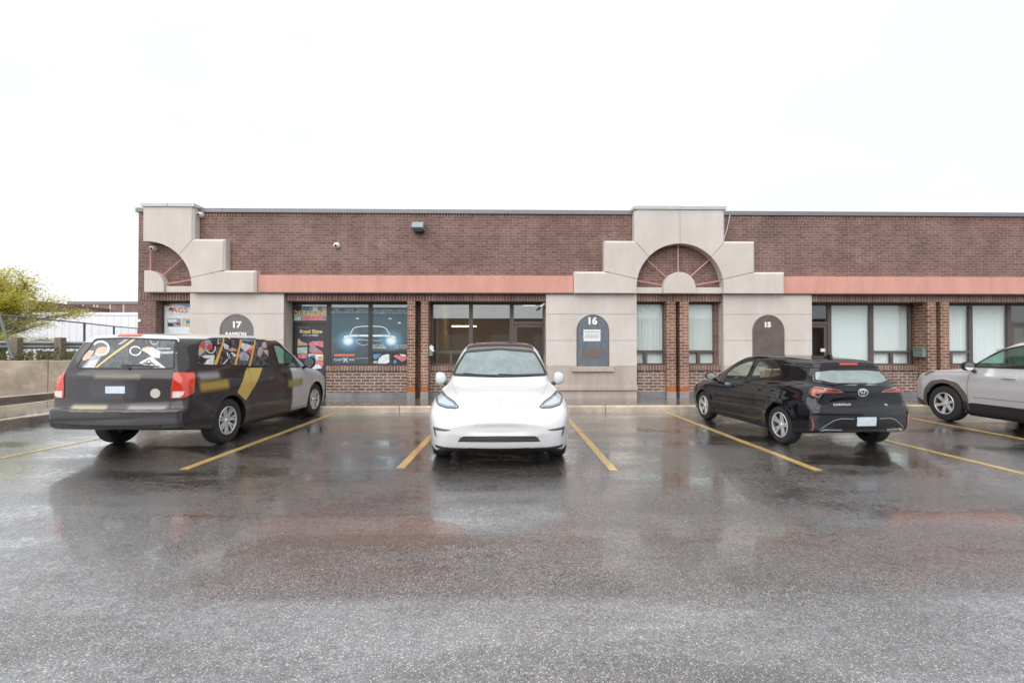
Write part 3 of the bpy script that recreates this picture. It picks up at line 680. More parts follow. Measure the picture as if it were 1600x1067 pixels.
plain('poster_line', (.80, .90, .95), .5); plain('poster_text', (.62, .70, .76), .6); plain('poster_red', (.72, .16, .10), .5); plain('poster_gold', (.80, .66, .22), .5); plain('poster_navy', (.045, .045, .075), .5)
plain('poster_dark', (.03, .03, .035), .5); plain('poster_mint', (.45, .62, .55), .5, noise=.3); plain('poster_tan', (.60, .42, .25), .5, noise=.4, nscale=14); plain('poster_blue', (.08, .28, .50), .5, noise=.5, nscale=12); plain('poster_pink', (.66, .22, .24), .5, noise=.5, nscale=12)
plain('poster_pale', (.72, .78, .80), .5, noise=.25, nscale=10); plain('poster_mauve', (.34, .30, .36), .5, noise=.5, nscale=14)
# these films are stuck on the face of the panes
YP = YB+.020
def flat(mb, px0, py0, px1, py1, k=0, Y=YP):
    a, b_ = onY(px0, py0, Y), onY(px1, py1, Y); return mb.box(a.x, b_.x, Y-.0015*(k+1), Y-.0015*k, b_.z, a.z)
def poly(mb, pts, k=0, Y=YP): q = [onY(x, y, Y) for x, y in pts]; return mb.prism([(p.x, p.z) for p in q], Y-.0015*(k+1), Y-.0015*k)
def line(mb, pts, w, k=1, Y=YP):
    q = [onY(x, y, Y) for x, y in pts]; P2 = [Vector((p.x, p.z)) for p in q]
    for i in range(len(P2)-1):
        t = (P2[i+1]-P2[i]).normalized(); n = Vector((-t.y, t.x))*w/2; a, b_ = P2[i]-t*w*.2, P2[i+1]+t*w*.2
        mb.prism([tuple(a+n), tuple(a-n), tuple(b_-n), tuple(b_+n)], Y-.0015*(k+1), Y-.0015*k)
    return mb
q = onY(577, 525, YP)
gr1 = root('window_graphic', (q.x, YP, KZ+.7), 'large dark window print of a car front with glowing blue headlights', 'window film')
zA, zB_ = 480.5, 568.5
sub(flat(flat(flat(flat(MB(), 517.2, zA, 575.5, zB_), 581.6, zA, 640.8, 547.9), 581.6, 551.9, 609.1, zB_), 613.6, 551.9, 640.8, zB_), 'film', 'car_poster', gr1)
roof = [(546.9, 523.5), (549.5, 517.5), (552.5, 513), (556, 511.2), (565, 510), (575.2, 509.5)]; roof2 = [(582, 509.6), (592, 510), (599.4, 511), (603, 513.5), (606, 517.5), (609, 523)]
hood1 = [(538, 526.5), (545, 524.8), (560, 524.2), (575.2, 524.6)]; hood2 = [(582, 524.6), (600, 524.4), (610, 525), (617, 527)]
mb = MB(); [line(mb, p_, w_) for p_, w_ in ((roof, .024), (roof2, .024), (hood1, .05), (hood2, .05), ([(556, 532), (560, 537), (567, 540), (575, 537.5)], .010), ([(582, 531.5), (590, 532.5), (597, 531)], .010), ([(557, 531), (566, 530.5), (575, 532)], .012), ([(556, 560), (575, 559.5)], .006))]
sub(mb, 'outline', 'poster_line', gr1)
mb = MB(); [flat(mb, x-2.2, y-.9, x+2.2, y+.9, 1) for x, y in ((558.5, 497.5), (609.5, 498), (624, 504.5))]; sub(mb, 'spark', 'poster_line', gr1)
def ptext(body, px, py, h, mat, par, Y=YP, bold=.0, k=2, sx=1.0, rot=0.0):
    p_ = onY(px, py, Y); return text('lettering', body, h, mat, par, (p_.x, Y-.0016*k-.001, p_.z), depth=.0008, bold=bold, sx=sx)
for a, b_, x in (('TIRE', 'SERVICES', 525.6), ('PAINT', 'CORRECTION', 545.8), ('CERAMIC', 'COATING', 566.8)):
    ptext(a, x, 484.2, .085, 'poster_text', gr1); ptext(b_, x, 487.9, .085, 'poster_text', gr1)
for a, b_, x in (('FULL', 'DETAILING', 589), ('MOTORCYCLE', 'BODY & DENT', 609.6), ('INTERIOR', 'DETAIL', 630)):
    ptext(a, x, 485.2, .08, 'poster_text', gr1); ptext(b_, x, 488.9, .08, 'poster_text', gr1)
ptext('PAINT AND', 589.5, 539.5, .075, 'poster_text', gr1); ptext('BODYWORK', 589.5, 543.4, .085, 'poster_line', gr1); ptext('CAR WASH', 626, 539.8, .07, 'poster_text', gr1); ptext('AND VALET', 626, 543.4, .07, 'poster_text', gr1)
sub(flat(MB(), 522.5, 553, 554, 556.3, 1), 'banner', 'poster_red', gr1); ptext('CUSTOM  INC', 538, 562.2, .085, 'poster_line', gr1, sx=1.1)
sub(line(line(MB(), [(537, 558.5), (543.5, 566)], .018), [(543.5, 558.5), (537, 566)], .018), 'cross', 'poster_text', gr1)
def pic(x0, y0, x1, y1, shapes, label):
    p_ = onY((x0+x1)/2, y1, YP-.004); o = root('photo_print', (p_.x, YP-.004, p_.z), label, 'window film', 'small photo prints on the lower lights')
    sub(flat(MB(), x0, y0, x1, y1, 1), 'backing', 'poster_dark', o)
    for pts, mat in shapes: sub(poly(MB(), pts, 2), 'print', mat, o)
    return o
pic(582.2, 552.3, 608.5, 568, [([(590, 568), (592, 560), (597, 555.5), (605, 553), (608.3, 554), (608.3, 566), (603, 568)], 'poster_pale'), ([(583, 553), (597, 552.6), (592, 558), (586, 562), (583, 558)], 'poster_blue'), ([(584, 564), (590, 563.5), (589, 567.8), (583, 567)], 'poster_tan')], 'small photo print of a white headlamp, left one on the lower window lights')
p_ = pic(614.2, 552.3, 640.5, 568, [([(614.5, 556), (620, 554), (628, 557.5), (636, 557), (636, 561), (628, 565), (622, 561)], 'poster_pink'), ([(624, 553), (634, 554), (634, 556.8), (627, 556.5)], 'poster_pale'), ([(615, 563), (619, 562), (620, 567), (615, 567.5)], 'poster_blue')], 'small dark photo print of a pink car, beside the brick pillars')
# glass door film and transom film
dg = root('door_graphic', (onY(485, 560, YP).x, YP, KZ+.3), 'colourful printed film with pictures on the glass door left of the large car print', 'window film')
YD = YB+.028
def dflat(x0, y0, x1, y1, mat, k, nm='print'): sub(flat(MB(), x0, y0, x1, y1, k, YD), nm, mat, dg)
def dpoly(pts, mat, k): sub(poly(MB(), pts, k, YD), 'print', mat, dg)
dflat(464, 509, 505.5, 600, 'poster_navy', 0, 'film'); dflat(464, 508.5, 483, 512, 'poster_red', 1)
ptext('Royal Shine', 486, 518, .135, 'poster_gold', dg, YD, bold=.004, sx=1.0); ptext('AUTO DETAILING', 485, 524, .055, 'poster_line', dg, YD)
dpoly([(488, 522.5), (494, 520.5), (498, 522), (495, 525.5), (490, 526)], 'poster_blue', 1)
dpoly([(465, 530), (468, 529), (471, 534), (480, 536.5), (480, 539.5), (470, 540), (465, 541)], 'poster_tan', 1); dpoly([(464, 543), (480, 542), (480, 552), (464, 552)], 'poster_mint', 1)
dpoly([(482, 537), (488, 533), (505, 533), (505, 543), (495, 540), (486, 543)], 'poster_pink', 1); dpoly([(483, 543), (492, 541), (503, 549), (500, 551), (484, 550)], 'poster_mauve', 2); dpoly([(486, 549), (502, 548), (505, 552), (486, 552.5)], 'poster_red', 3)
dpoly([(465, 553), (480, 552.5), (480, 560), (466, 560)], 'poster_pink', 1); dpoly([(482, 553), (505, 553.5), (505, 563), (482, 562)], 'poster_pale', 1); dpoly([(484, 555), (492, 554), (494, 561), (485, 562)], 'poster_blue', 2); dpoly([(496, 557), (504, 556), (505, 562), (498, 563)], 'poster_tan', 2)
dpoly([(482, 563), (505, 564), (505, 572), (482, 573)], 'poster_pink', 1); dpoly([(484, 571), (498, 569), (504, 575), (490, 577)], 'poster_pale', 2)
tg = root('transom_graphic', (onY(485, 500, YP).x, YP, 2.3), 'printed film reading DETAILING above the glass door', 'window film')
sub(flat(MB(), 459.5, 478.6, 510, 501, 0), 'film', 'poster_mauve', tg)
for pts, mat, k in (([(459.5, 479), (471, 479), (471, 494), (461, 490)], 'poster_dark', 1), ([(459.5, 495), (470, 494.5), (470, 501), (459.5, 501)], 'poster_mint', 1), ([(472, 493), (500, 491.5), (506, 498), (503, 501), (474, 500)], 'poster_pink', 1), ([(472, 480), (482, 479), (483, 485), (474, 486)], 'poster_blue', 1), ([(503, 480), (510, 479), (510, 490), (504, 488)], 'poster_mint', 1), ([(488, 480), (496, 479), (497, 486), (489, 487)], 'poster_pale', 1)):
    sub(poly(MB(), pts, k), 'print', mat, tg)
ptext('DETAILING', 486, 490, .20, 'poster_gold', tg, bold=.006, k=3)
# white sign poster in the left end window
YS = YBA+.018
ag = root('window_poster', (onY(277, 540, YS).x, YS, 1.4), 'white poster with red AGS lettering and photos in the left end window', 'poster')
def as_(pts, mat, k, nm='print'): sub(poly(MB(), pts, k, YS), nm, mat, ag)
as_([(257, 476.5), (305, 476.5), (305, 550), (257, 550)], 'poster_pale', 0, 'sheet'); as_([(257, 476.5), (272, 476.5), (267, 478.2), (260, 479)], 'poster_red', 1); as_([(278, 476.5), (299, 476.5), (299, 480), (286, 478)], 'poster_blue', 1)
as_([(263.5, 483), (267, 480), (271, 482), (271.5, 486.5), (267.5, 486), (264, 487.2)], 'poster_dark', 1); as_([(264, 484.5), (268, 483), (269, 486), (264, 487.3)], 'poster_tan', 2)
ptext('AGS', 281, 485, .20, 'poster_red', ag, YS, bold=.004, sx=1.2); ptext('AUTO  GLASS  SHOP', 279, 490.5, .055, 'poster_mint', ag, YS)
as_([(261.5, 497.5), (283, 497.5), (283, 510.5), (261.5, 510.5)], 'poster_mauve', 1); as_([(262.5, 505), (271, 505), (271, 510), (262.5, 510)], 'poster_dark', 2); as_([(262, 499), (276, 499), (276, 504), (263, 503.5)], 'poster_pale', 2); as_([(271.5, 503), (282, 505.5), (282, 507.5), (277, 507)], 'poster_dark', 3)
as_([(284.5, 497.5), (304, 497.5), (304, 510.5), (284.5, 510.5)], 'poster_tan', 1); as_([(291, 500), (304, 500), (304, 505), (291, 505)], 'poster_blue', 2); as_([(288, 500), (291, 500.5), (290, 507), (287.5, 509)], 'poster_mint', 2)
# ================================================================== CAR BODIES: smooth solid from curves
def curve(pts, n=1600):
    """smooth 1-D curve through (x, v) points (monotone-safe Hermite), as a fast lookup"""
    p = np.array(sorted(pts), float); x, v = p[:, 0], p[:, 1]; h = np.diff(x); d = np.diff(v)/h
    m = np.zeros(len(x)); m[0], m[-1] = d[0], d[-1]
    for i in range(1, len(x)-1):
        if d[i-1]*d[i] <= 0: m[i] = 0
        else:
            w1, w2 = 2*h[i]+h[i-1], h[i]+2*h[i-1]; m[i] = (w1+w2)/(w1/d[i-1]+w2/d[i])
    xs = np.linspace(x[0], x[-1], n); k = np.clip(np.searchsorted(x, xs, 'right')-1, 0, len(h)-1); t = (xs-x[k])/h[k]
    ys = (2*t**3-3*t**2+1)*v[k]+(t**3-2*t**2+t)*h[k]*m[k]+(-2*t**3+3*t**2)*v[k+1]+(t**3-t**2)*h[k]*m[k+1]
    return lambda q: np.interp(q, xs, ys)
def smax(a, b, k):
    h = np.maximum(k-np.abs(a-b), 0)/k; return np.maximum(a, b)+h*h*k*.25
def smin(a, b, k): return -smax(-a, -b, k)
def slope_norm(f, x, e=.01):
    s = (f(x+e)-f(x-e))/(2*e); return np.sqrt(1+s*s)
def car_field(sp, arches=True):
    zt, zb, xf, xr = curve(sp['top']), curve(sp['bot']), curve(sp['nose']), curve(sp['tail'])
    pl, tk = curve(sp['plan']), curve(sp['tuck'])
    gt, gw, gx = curve(sp['g_top']), curve(sp['g_half']), curve(sp['g_plan'])
    gb = curve(sp['g_bow']); gr = curve(sp['g_tail']) if 'g_tail' in sp else None
    def f(x, y, z):
        y2 = y*y
        bow = sp['bowf']*y2*np.clip(x/1.5, 0, 1)-sp['bowr']*y2*np.clip(-x/1.5, 0, 1)
        xx = x+bow
        W_ = pl(x)-tk(z)
        ay = np.abs(y)
        for (cx, a, rr) in sp.get('flare', ()):
            r = np.hypot(x-cx, z-sp['rw']); t = np.clip((r-rr)/.13, 0, 1); W_ = W_+a*(1-t*t*(3-2*t))*(z < 1.1)
        f1 = smax((z+sp['crown']*y2-zt(xx))/slope_norm(zt, xx), (ay-W_), sp['k_sh'])
        f1 = smax(f1, zb(x)-z, .05)
        f1 = smax(f1, xx-xf(z), .06); f1 = smax(f1, xr(z)-xx, .06)
        xg = x+y2*gb(x)
        t2 = gt(xg)
        f2 = smax((z+sp['rcrown']*y2-t2)/slope_norm(gt, xg), (ay-gw(z)-gx(x))*.97, sp['k_roof'])
        if gr is not None: f2 = smax(f2, (gr(z)-xg)*.97, sp.get('k_gt', .07))
        f2 = smax(f2, .55-z, .02); f2 = np.maximum(f2, np.maximum(x-sp['len'][1]+.55, sp['len'][0]+.10-x))
        r = smin(f1, f2, sp['k_un'])
        if 'extra' in sp: r = sp['extra'](r, x, y, z)
        for cx in (sp['axles'] if arches else ()):
            rr = np.hypot(x-cx, z-sp['rw'])
            r = np.maximum(r, -np.maximum(rr-sp['rarch'], .52-ay))
        return r
    return f
def surface_nets(F, lo, hi, h):
    n = [int(math.ceil((hi[i]-lo[i])/h))+1 for i in range(3)]
    ax = [lo[i]+h*np.arange(n[i]) for i in range(3)]
    V = np.empty(n, np.float32)
    for i0 in range(0, n[0], 40):
        X, Y, Z = np.meshgrid(ax[0][i0:i0+40], ax[1], ax[2], indexing='ij'); V[i0:i0+40] = F(X, Y, Z)
    ins = V < 0
    c = np.zeros([k-1 for k in n], np.int8)
    for a in (0, 1):
        for b in (0, 1):
            for d in (0, 1): c += ins[a:n[0]-1+a, b:n[1]-1+b, d:n[2]-1+d]
    act = (c > 0) & (c < 8); idx = -np.ones(act.shape, np.int64); I = np.argwhere(act); idx[act] = np.arange(len(I))
    P = np.zeros((len(I), 3)); K = np.zeros(len(I))
    cor = [(a, b, d) for a in (0, 1) for b in (0, 1) for d in (0, 1)]
    val = {q: V[I[:, 0]+q[0], I[:, 1]+q[1], I[:, 2]+q[2]] for q in cor}
    for q in cor:
        for k in range(3):
            if q[k]: continue
            q2 = tuple(q[j]+(j == k) for j in range(3)); a, b = val[q], val[q2]; m = (a < 0) != (b < 0)
            t = np.where(m, a/np.where(m, a-b, 1), 0); pt = np.tile(np.array(q, float), (len(I), 1)); pt[:, k] += t
            P += pt*m[:, None]; K += m
    P = (P/K[:, None]+I)*h+np.array(lo)
    faces = []
    for k in range(3):
        a = [slice(1, -1)]*3; a[k] = slice(0, -1); b = list(a); b[k] = slice(1, None)
        A, Bm = ins[tuple(a)], ins[tuple(b)]; E = np.argwhere(A != Bm); 
        if not len(E): continue
        sg = A[tuple(E.T)]; i1, i2 = [(1, 2), (2, 0), (0, 1)][k]
        base = E.copy(); base[:, i1] += 1; base[:, i2] += 1
        def cell(d1, d2):
            q = base.copy(); q[:, i1] -= d1; q[:, i2] -= d2; return idx[tuple(q.T)]
        Q = np.stack([cell(1, 1), cell(0, 1), cell(0, 0), cell(1, 0)], 1); Q[~sg] = Q[~sg][:, ::-1]; faces.append(Q)
    return P, np.concatenate(faces)
def newton(F, P, h, it=4):
    e = .002
    for _ in range(it):
        v = F(P[:, 0], P[:, 1], P[:, 2]); g = np.stack([F(P[:, 0]+(k == 0)*e, P[:, 1]+(k == 1)*e, P[:, 2]+(k == 2)*e)-F(P[:, 0]-(k == 0)*e, P[:, 1]-(k == 1)*e, P[:, 2]-(k == 2)*e) for k in range(3)], 1)/(2*e)
        st = g*(v/np.maximum((g*g).sum(1), .25))[:, None]; ln = np.linalg.norm(st, axis=1); st *= np.minimum(1, .5*h/np.maximum(ln, 1e-9))[:, None]; P = P-st
    return P
def fillet(poly, r, closed=True, n=4):
    out = []; k = len(poly); P = [Vector((*p[:2], 0)) for p in poly]
    for i in range(k):
        if not closed and i in (0, k-1): out.append(tuple(P[i][:2])); continue
        rr = poly[i][2] if len(poly[i]) > 2 else r
        a, b, c = P[i-1], P[i], P[(i+1) % k]; d = min(rr, .45*(a-b).length, .45*(c-b).length)
        p, q = b+(a-b).normalized()*d, b+(c-b).normalized()*d
        for j in range(n+1):
            t = j/n; w = p*(1-t)**2+b*2*t*(1-t)+q*t*t; out.append((w.x, w.y))
    return out
def resample(pts, step, closed=True):
    P = [Vector(p) for p in pts]; 
    if closed: P = P+[P[0]]
    out = []
    for a, b in zip(P, P[1:]):
        n = max(1, int(math.ceil((b-a).length/step))); out += [a+(b-a)*i/n for i in range(n)]
    if not closed: out.append(P[-1])
    return out
def inset(poly, w):
    P = [Vector(p) for p in poly]; n = len(P); ar = sum(P[i].x*P[(i+1) % n].y-P[(i+1) % n].x*P[i].y for i in range(n)); s = 1 if ar > 0 else -1
    out = []
    for i in range(n):
        t1, t2 = (P[i]-P[i-1]), (P[(i+1) % n]-P[i]); 
        if t1.length < 1e-6 or t2.length < 1e-6: out.append(P[i]); continue
        n1 = Vector((-t1.y, t1.x)).normalized()*s; n2 = Vector((-t2.y, t2.x)).normalized()*s
        m = (n1+n2); m = m.normalized() if m.length > 1e-6 else n1; out.append(P[i]+m*w/max(.5, m.dot(n1)))
    return [tuple(p) for p in out]
class Car:
    def __init__(s, name, label, cat, loc, rz, spec, paint, h=.022, sc=1.0):
        s.root = empty(name, loc, rz); tag(s.root, label, cat, 'cars parked in front of the unit building')
        s.root.scale = (sc, sc, sc); s.mw = Matrix.Translation(loc) @ Matrix.Rotation(rz, 4, 'Z') @ Matrix.Scale(sc, 4); s.mi = s.mw.inverted(); s.sp = spec; s.holes = []; s.paint = paint
        F = car_field(spec); L_ = spec['len']; s.F = F
        # half a body (y >= 0), mirrored
        lo = (L_[0]-.06, -h/2*3, .08); hi = (L_[1]+.06, spec['wmax']+.08, spec['zmax']+.06)
        P, Q = surface_nets(F, (lo[0], -h*2.5, lo[2]), hi, h)
        P = newton(F, P, h); F0 = car_field(spec, False)
        for cx in spec['axles']:      # clean wheel arch edges
            dx, dz = P[:, 0]-cx, P[:, 2]-spec['rw']; rr = np.hypot(dx, dz); m = np.where((np.abs(rr-spec['rarch']) < .75*h) & (np.abs(F0(P[:, 0], P[:, 1], P[:, 2])) < .75*h) & (np.abs(P[:, 1]) > .6))[0]
            k = spec['rarch']/rr[m]; X, Z, Y = cx+dx[m]*k, spec['rw']+dz[m]*k, P[m, 1].copy()
            for _ in range(5):
                v = F0(X, Y, Z); g = (F0(X, Y+.002, Z)-F0(X, Y-.002, Z))/.004; Y -= np.clip(v/np.where(np.abs(g) > .3, g, .3), -.01, .01)
            P[m] = np.stack([X, Y, Z], 1)
        cen = P[Q].mean(1); keep = cen[:, 1] > 0
        Q = Q[keep]; P[:, 1] = np.where(np.abs(P[:, 1]) < h*.75, 0, P[:, 1])
        used = np.unique(Q); mp = -np.ones(len(P), int); mp[used] = np.arange(len(used)); P = P[used]; Q = mp[Q]
        n = len(P); P2 = P.copy(); P2[:, 1] *= -1; on = np.abs(P[:, 1]) < 1e-6
        mp2 = np.where(on, np.arange(n), np.arange(n)+n); s.V = np.concatenate([P, P2]); s.Q = np.concatenate([Q, mp2[Q][:, ::-1]])
        ok = np.array([len(set(q)) == 4 for q in s.Q[:, :].tolist()]); s.Q = s.Q[ok]
        s.bvh = BVHTree.FromPolygons([tuple(p) for p in s.V], [tuple(q) for q in s.Q])
    # ---- projection on to the body
    def cast(s, a, b, view, side=1):
        if isinstance(view, tuple):      # oblique horizontal view: rays travel along heading angle view[1]
            t = R(view[1]); d = Vector((math.cos(t), math.sin(t), 0)); pr = Vector((-math.sin(t), math.cos(t), 0))
            o = pr*a+Vector((0, 0, b))-d*5; p, n, _, dist = s.bvh.ray_cast(o, d, 5)
            if p is None: p, n, _, dist = s.bvh.find_nearest(pr*a+Vector((0, 0, b))-d*2.2)
            if n.dot(d) > 0: n = -n
            return p, n
        o, d = {'side': (Vector((a, 3*side, b)), Vector((0, -side, 0))), 'front': (Vector((5, a, b)), Vector((-1, 0, 0))),
                'rear': (Vector((-5, a, b)), Vector((1, 0, 0))), 'top': (Vector((a, b, 4)), Vector((0, 0, -1)))}[view]
        p, n, _, dist = s.bvh.ray_cast(o, d, 12)
        if view == 'side' and p is not None and p.y*side < .15: p = None
        if view == 'front' and p is not None and p.x < 0: p = None
        if view == 'rear' and p is not None and p.x > 0: p = None
        if p is None:
            g = Vector((a, .8*side, b)) if view == 'side' else Vector((s.sp['len'][1]*.97, a, b)) if view == 'front' else Vector((s.sp['len'][0]*.97, a, b)) if view == 'rear' else Vector((a, b, 1))
            p, n, _, dist = s.bvh.find_nearest(g)
        if n.dot(d) > 0: n = -n
        return p, n
    def trace(s, px, view):
        """photo pixels -> outline on this car's own surface, as (a, b) in the given view"""
        out = []; o = s.mi @ Vector((0, 0, CAMH)); last = None
        for x, y, *r in px:
            d = (s.mi.to_3x3() @ ray(x, y)).normalized(); p = s.bvh.ray_cast(o, d, 60)[0]
            if p is None:
                ds = s.root.location.length*.9 if last is None else last
                p = s.bvh.find_nearest(o+d*ds)[0]
            else: last = (p-o).length
            if isinstance(view, tuple): t = R(view[1]); out.append((-p.x*math.sin(t)+p.y*math.cos(t), p.z, *r)); continue
            ab = {'side': (p.x, p.z), 'front': (p.y, p.z), 'rear': (p.y, p.z), 'top': (p.x, p.y)}[view]; out.append((*ab, *r))
        return out
    def outline3(s, poly, view, side, off, step=.03):
        res = []
        for q in resample(poly, step):
            p, n = s.cast(q[0], q[1], view, side); res.append((p, n, p+n*off))
        return res
    def patch(s, name, poly, view, mat, side=1, off=.004, step=.045, par=None, back=.012, hole=False, r=0, smooth=True):
        if r: poly = fillet(poly, r)
        bm = bmesh.new(); P2 = resample(poly, step)
        vs = [bm.verts.new((p.x, p.y, 0)) for p in P2]
        try: bm.faces.new(vs)
        except Exception: bm.free(); return None
        xs = [p.x for p in P2]; ys = [p.y for p in P2]
        for k, (a, b) in enumerate(((min(xs), max(xs)), (min(ys), max(ys)))):
            nn = int((b-a)/step)
            for i in range(1, nn+1):
                c = a+(b-a)*i/(nn+1); co = (c, 0, 0) if k == 0 else (0, c, 0); no = (1, 0, 0) if k == 0 else (0, 1, 0)
                bmesh.ops.bisect_plane(bm, geom=bm.verts[:]+bm.edges[:]+bm.faces[:], plane_co=co, plane_no=no, dist=1e-5)
        bmesh.ops.triangulate(bm, faces=[f for f in bm.faces if len(f.verts) > 4])
        bmesh.ops.remove_doubles(bm, verts=bm.verts, dist=1e-4)
        bd = {v for e in bm.edges if len(e.link_faces) == 1 for v in e.verts}; cd = {}
        for v in bm.verts:
            p, n = s.cast(v.co.x, v.co.y, view, side); cd[v] = (p, n)
        for v, (p, n) in cd.items(): v.co = p+n*off
        if back:
            be = [e for e in bm.edges if len(e.link_faces) == 1]; nv = {}
            for v in bd: p, n = cd[v]; nv[v] = bm.verts.new(p-n*back)
            for e in be:
                a, b = e.verts
                try: bm.faces.new((a, b, nv[b], nv[a]))
                except Exception: pass
        bmesh.ops.recalc_face_normals(bm, faces=bm.faces); bm.normal_update()
        if sum(cd[v][1].dot(v.normal) for v in cd) < 0: bmesh.ops.reverse_faces(bm, faces=bm.faces)
        me = bpy.data.meshes.new(name); bm.to_mesh(me); bm.free(); me.materials.append(M[mat])
        # face outwards
        o = bpy.data.objects.new(name, me); link(o); o.parent = par or s.root
        if smooth:
            me.polygons.foreach_set('use_smooth', [True]*len(me.polygons)); me.set_sharp_from_angle(angle=R(50))
        if hole: s.holes.append((view, side, [tuple(p) for p in poly]))
        return o
    def ring(s, name, outer, w, view, mat, side=1, off=.007, par=None, r=0, step=.03, back=.006):
        if r: outer = fillet(outer, r)
        P2 = [tuple(p) for p in resample(outer, step)]; In = inset(P2, w); n = len(P2); vs = []
        for q, qi in zip(P2, In):
            p, nn = s.cast(q[0], q[1], view, side); pi, ni = s.cast(qi[0], qi[1], view, side)
            vs += [p-nn*back, p+nn*off, pi+ni*off, pi-ni*back*.5]
        fs = []
        for i in range(n):
            j = (i+1) % n
            for k in range(3): fs.append((i*4+k, i*4+k+1, j*4+k+1, j*4+k))
        o = MB().add(vs, fs).build(name, mat, par or s.root); return o
    def strip(s, pts, w, view, side=1, off=.003, step=.03, closed=False):
        """ribbon verts/faces laid on the body; returns (v, f)"""
        P2 = resample(pts, step, closed); n = len(P2); vs = []
        C3 = [s.cast(q[0], q[1], view, side) for q in P2]
        for i in range(n):
            a, b = (C3[(i-1) % n][0] if closed or i else C3[0][0]), (C3[(i+1) % n][0] if closed or i < n-1 else C3[-1][0])
            t = (b-a); t = t.normalized() if t.length > 1e-6 else Vector((1, 0, 0)); p, nn = C3[i]; bn = t.cross(nn).normalized()
            vs += [p+bn*w/2+nn*off, p-bn*w/2+nn*off]
        m = n if closed else n-1
        return vs, [(2*i, 2*i+1, (2*((i+1) % n))+1, 2*((i+1) % n)) for i in range(m)]
    def seams(s, name, lines, mat='seam', w=.007, par=None, off=.0025):
        for pts, view, side in lines: o = MB().add(*s.strip(pts, w, view, side, off)).build(name, mat, par or s.root)
        return o
    def glass(s, name, poly, view, mat, side=1, w=.03, r=.03, par=None, frame='black_trim', cut=True, off=.005):
        poly = fillet(poly, r)
        g = s.patch(name, inset(poly, w*.6), view, mat, side, off=off, par=par, back=0)
        s.ring('window_frame', poly, w, view, frame, side, off=off+.003, par=g)
        if cut: s.holes.append((view, side, inset(poly, w*.75)))
        return g
    def finish(s, slots=None, inner='black_trim'):
        """write the body mesh with the window openings cut out"""
        cen = s.V[s.Q].mean(1); a = s.V[s.Q[:, 1]]-s.V[s.Q[:, 0]]; b = s.V[s.Q[:, 3]]-s.V[s.Q[:, 0]]; nr = np.cross(a, b); nr /= np.maximum(np.linalg.norm(nr, axis=1), 1e-9)[:, None]
        kill = np.zeros(len(cen), bool)
        for view, side, poly in s.holes:
            if isinstance(view, tuple): continue
            i, j, k = {'side': (0, 2, 1), 'front': (1, 2, 0), 'rear': (1, 2, 0), 'top': (0, 1, 2)}[view]
            px, py = cen[:, i], cen[:, j]; inside = np.zeros(len(cen), bool); n = len(poly)
            for q in range(n):
                x0, y0 = poly[q]; x1, y1 = poly[(q+1) % n]
                if y0 == y1: continue
                c = ((y0 > py) != (y1 > py)) & (px < (x1-x0)*(py-y0)/(y1-y0)+x0); inside ^= c
            if view == 'side': inside &= (nr[:, 1]*side > .15) & (cen[:, 1]*side > .2)
            elif view == 'front': inside &= (nr[:, 0] > .15) & (cen[:, 0] > 0)
            elif view == 'rear': inside &= (nr[:, 0] < -.1) & (cen[:, 0] < 0)
            else: inside &= nr[:, 2] > .3
            kill |= inside
        Q = s.Q[~kill]; c2 = cen[~kill]; n2 = nr[~kill]
        me = bpy.data.meshes.new('body'); me.from_pydata(s.V.tolist(), [], Q.tolist())
        o = bpy.data.objects.new('body', me); link(o); o.parent = s.root
        me.materials.append(M[s.paint]); me.materials.append(M['black_trim'])
        und = ((n2[:, 2] < -.55) & (c2[:, 2] < .5)) | (np.abs(c2[:, 1]) < .525) & (c2[:, 2] < .9) & (np.abs(n2[:, 1]) > .8)
        for cx in s.sp['axles']:
            rr = np.hypot(c2[:, 0]-cx, c2[:, 2]-s.sp['rw']); und |= (rr < s.sp['rarch']+.012) & (np.abs(n2[:, 1]) < .75) & (np.abs(c2[:, 1]) < s.sp['wmax']-.02)
            und |= (rr < s.sp['rarch']-.01)
        me.polygons.foreach_set('material_index', und.astype(np.int32)); me.polygons.foreach_set('use_smooth', [True]*len(Q))
        me.set_sharp_from_angle(angle=R(48)); me.update()
        s.body = o; return o
    def wheel(s, x, y, style, Rt, wt, Rr, rimmat='alloy'):
        """wheel centred at axle x; y = outer face of the tyre (sign gives the side)"""
        sg = 1 if y > 0 else -1; c = (x, 0, Rt)
        prof = [(Rr, -.012), (Rr+.012, 0), (Rt-.06, .006), (Rt-.022, -.006), (Rt-.004, -.03), (Rt, -.05), (Rt, -wt+.05), (Rt-.004, -wt+.03), (Rt-.022, -wt+.006), (Rr, -wt)]
        pf = [(r, y+sg*h) for r, h in prof]
        mb = MB().lathe(pf, c, 'y', 56)
        for gx in (-.035, 0, .035):    # tread grooves as thin proud ribs between them
            pass
        t = mb.build('wheel', 'rubber', s.root, smooth='full' if False else True)
        rb = MB().lathe([(Rr+.002, y-sg*.004), (Rr-.012, y-sg*.002), (Rr-.022, y-sg*.02), (Rr-.03, y-sg*.16), (.07, y-sg*.17), (.001, y-sg*.17)], c, 'y', 48)
        rb.cur = 0
        rim = rb.build('rim', 'alloy_dark', t, smooth=True)
        d = MB().lathe([(.001, y-sg*.10), (.155, y-sg*.10), (.155, y-sg*.115), (.001, y-sg*.115)], c, 'y', 32); d.build('brake_disc', 'galv', t, smooth=True)
        sp = MB()
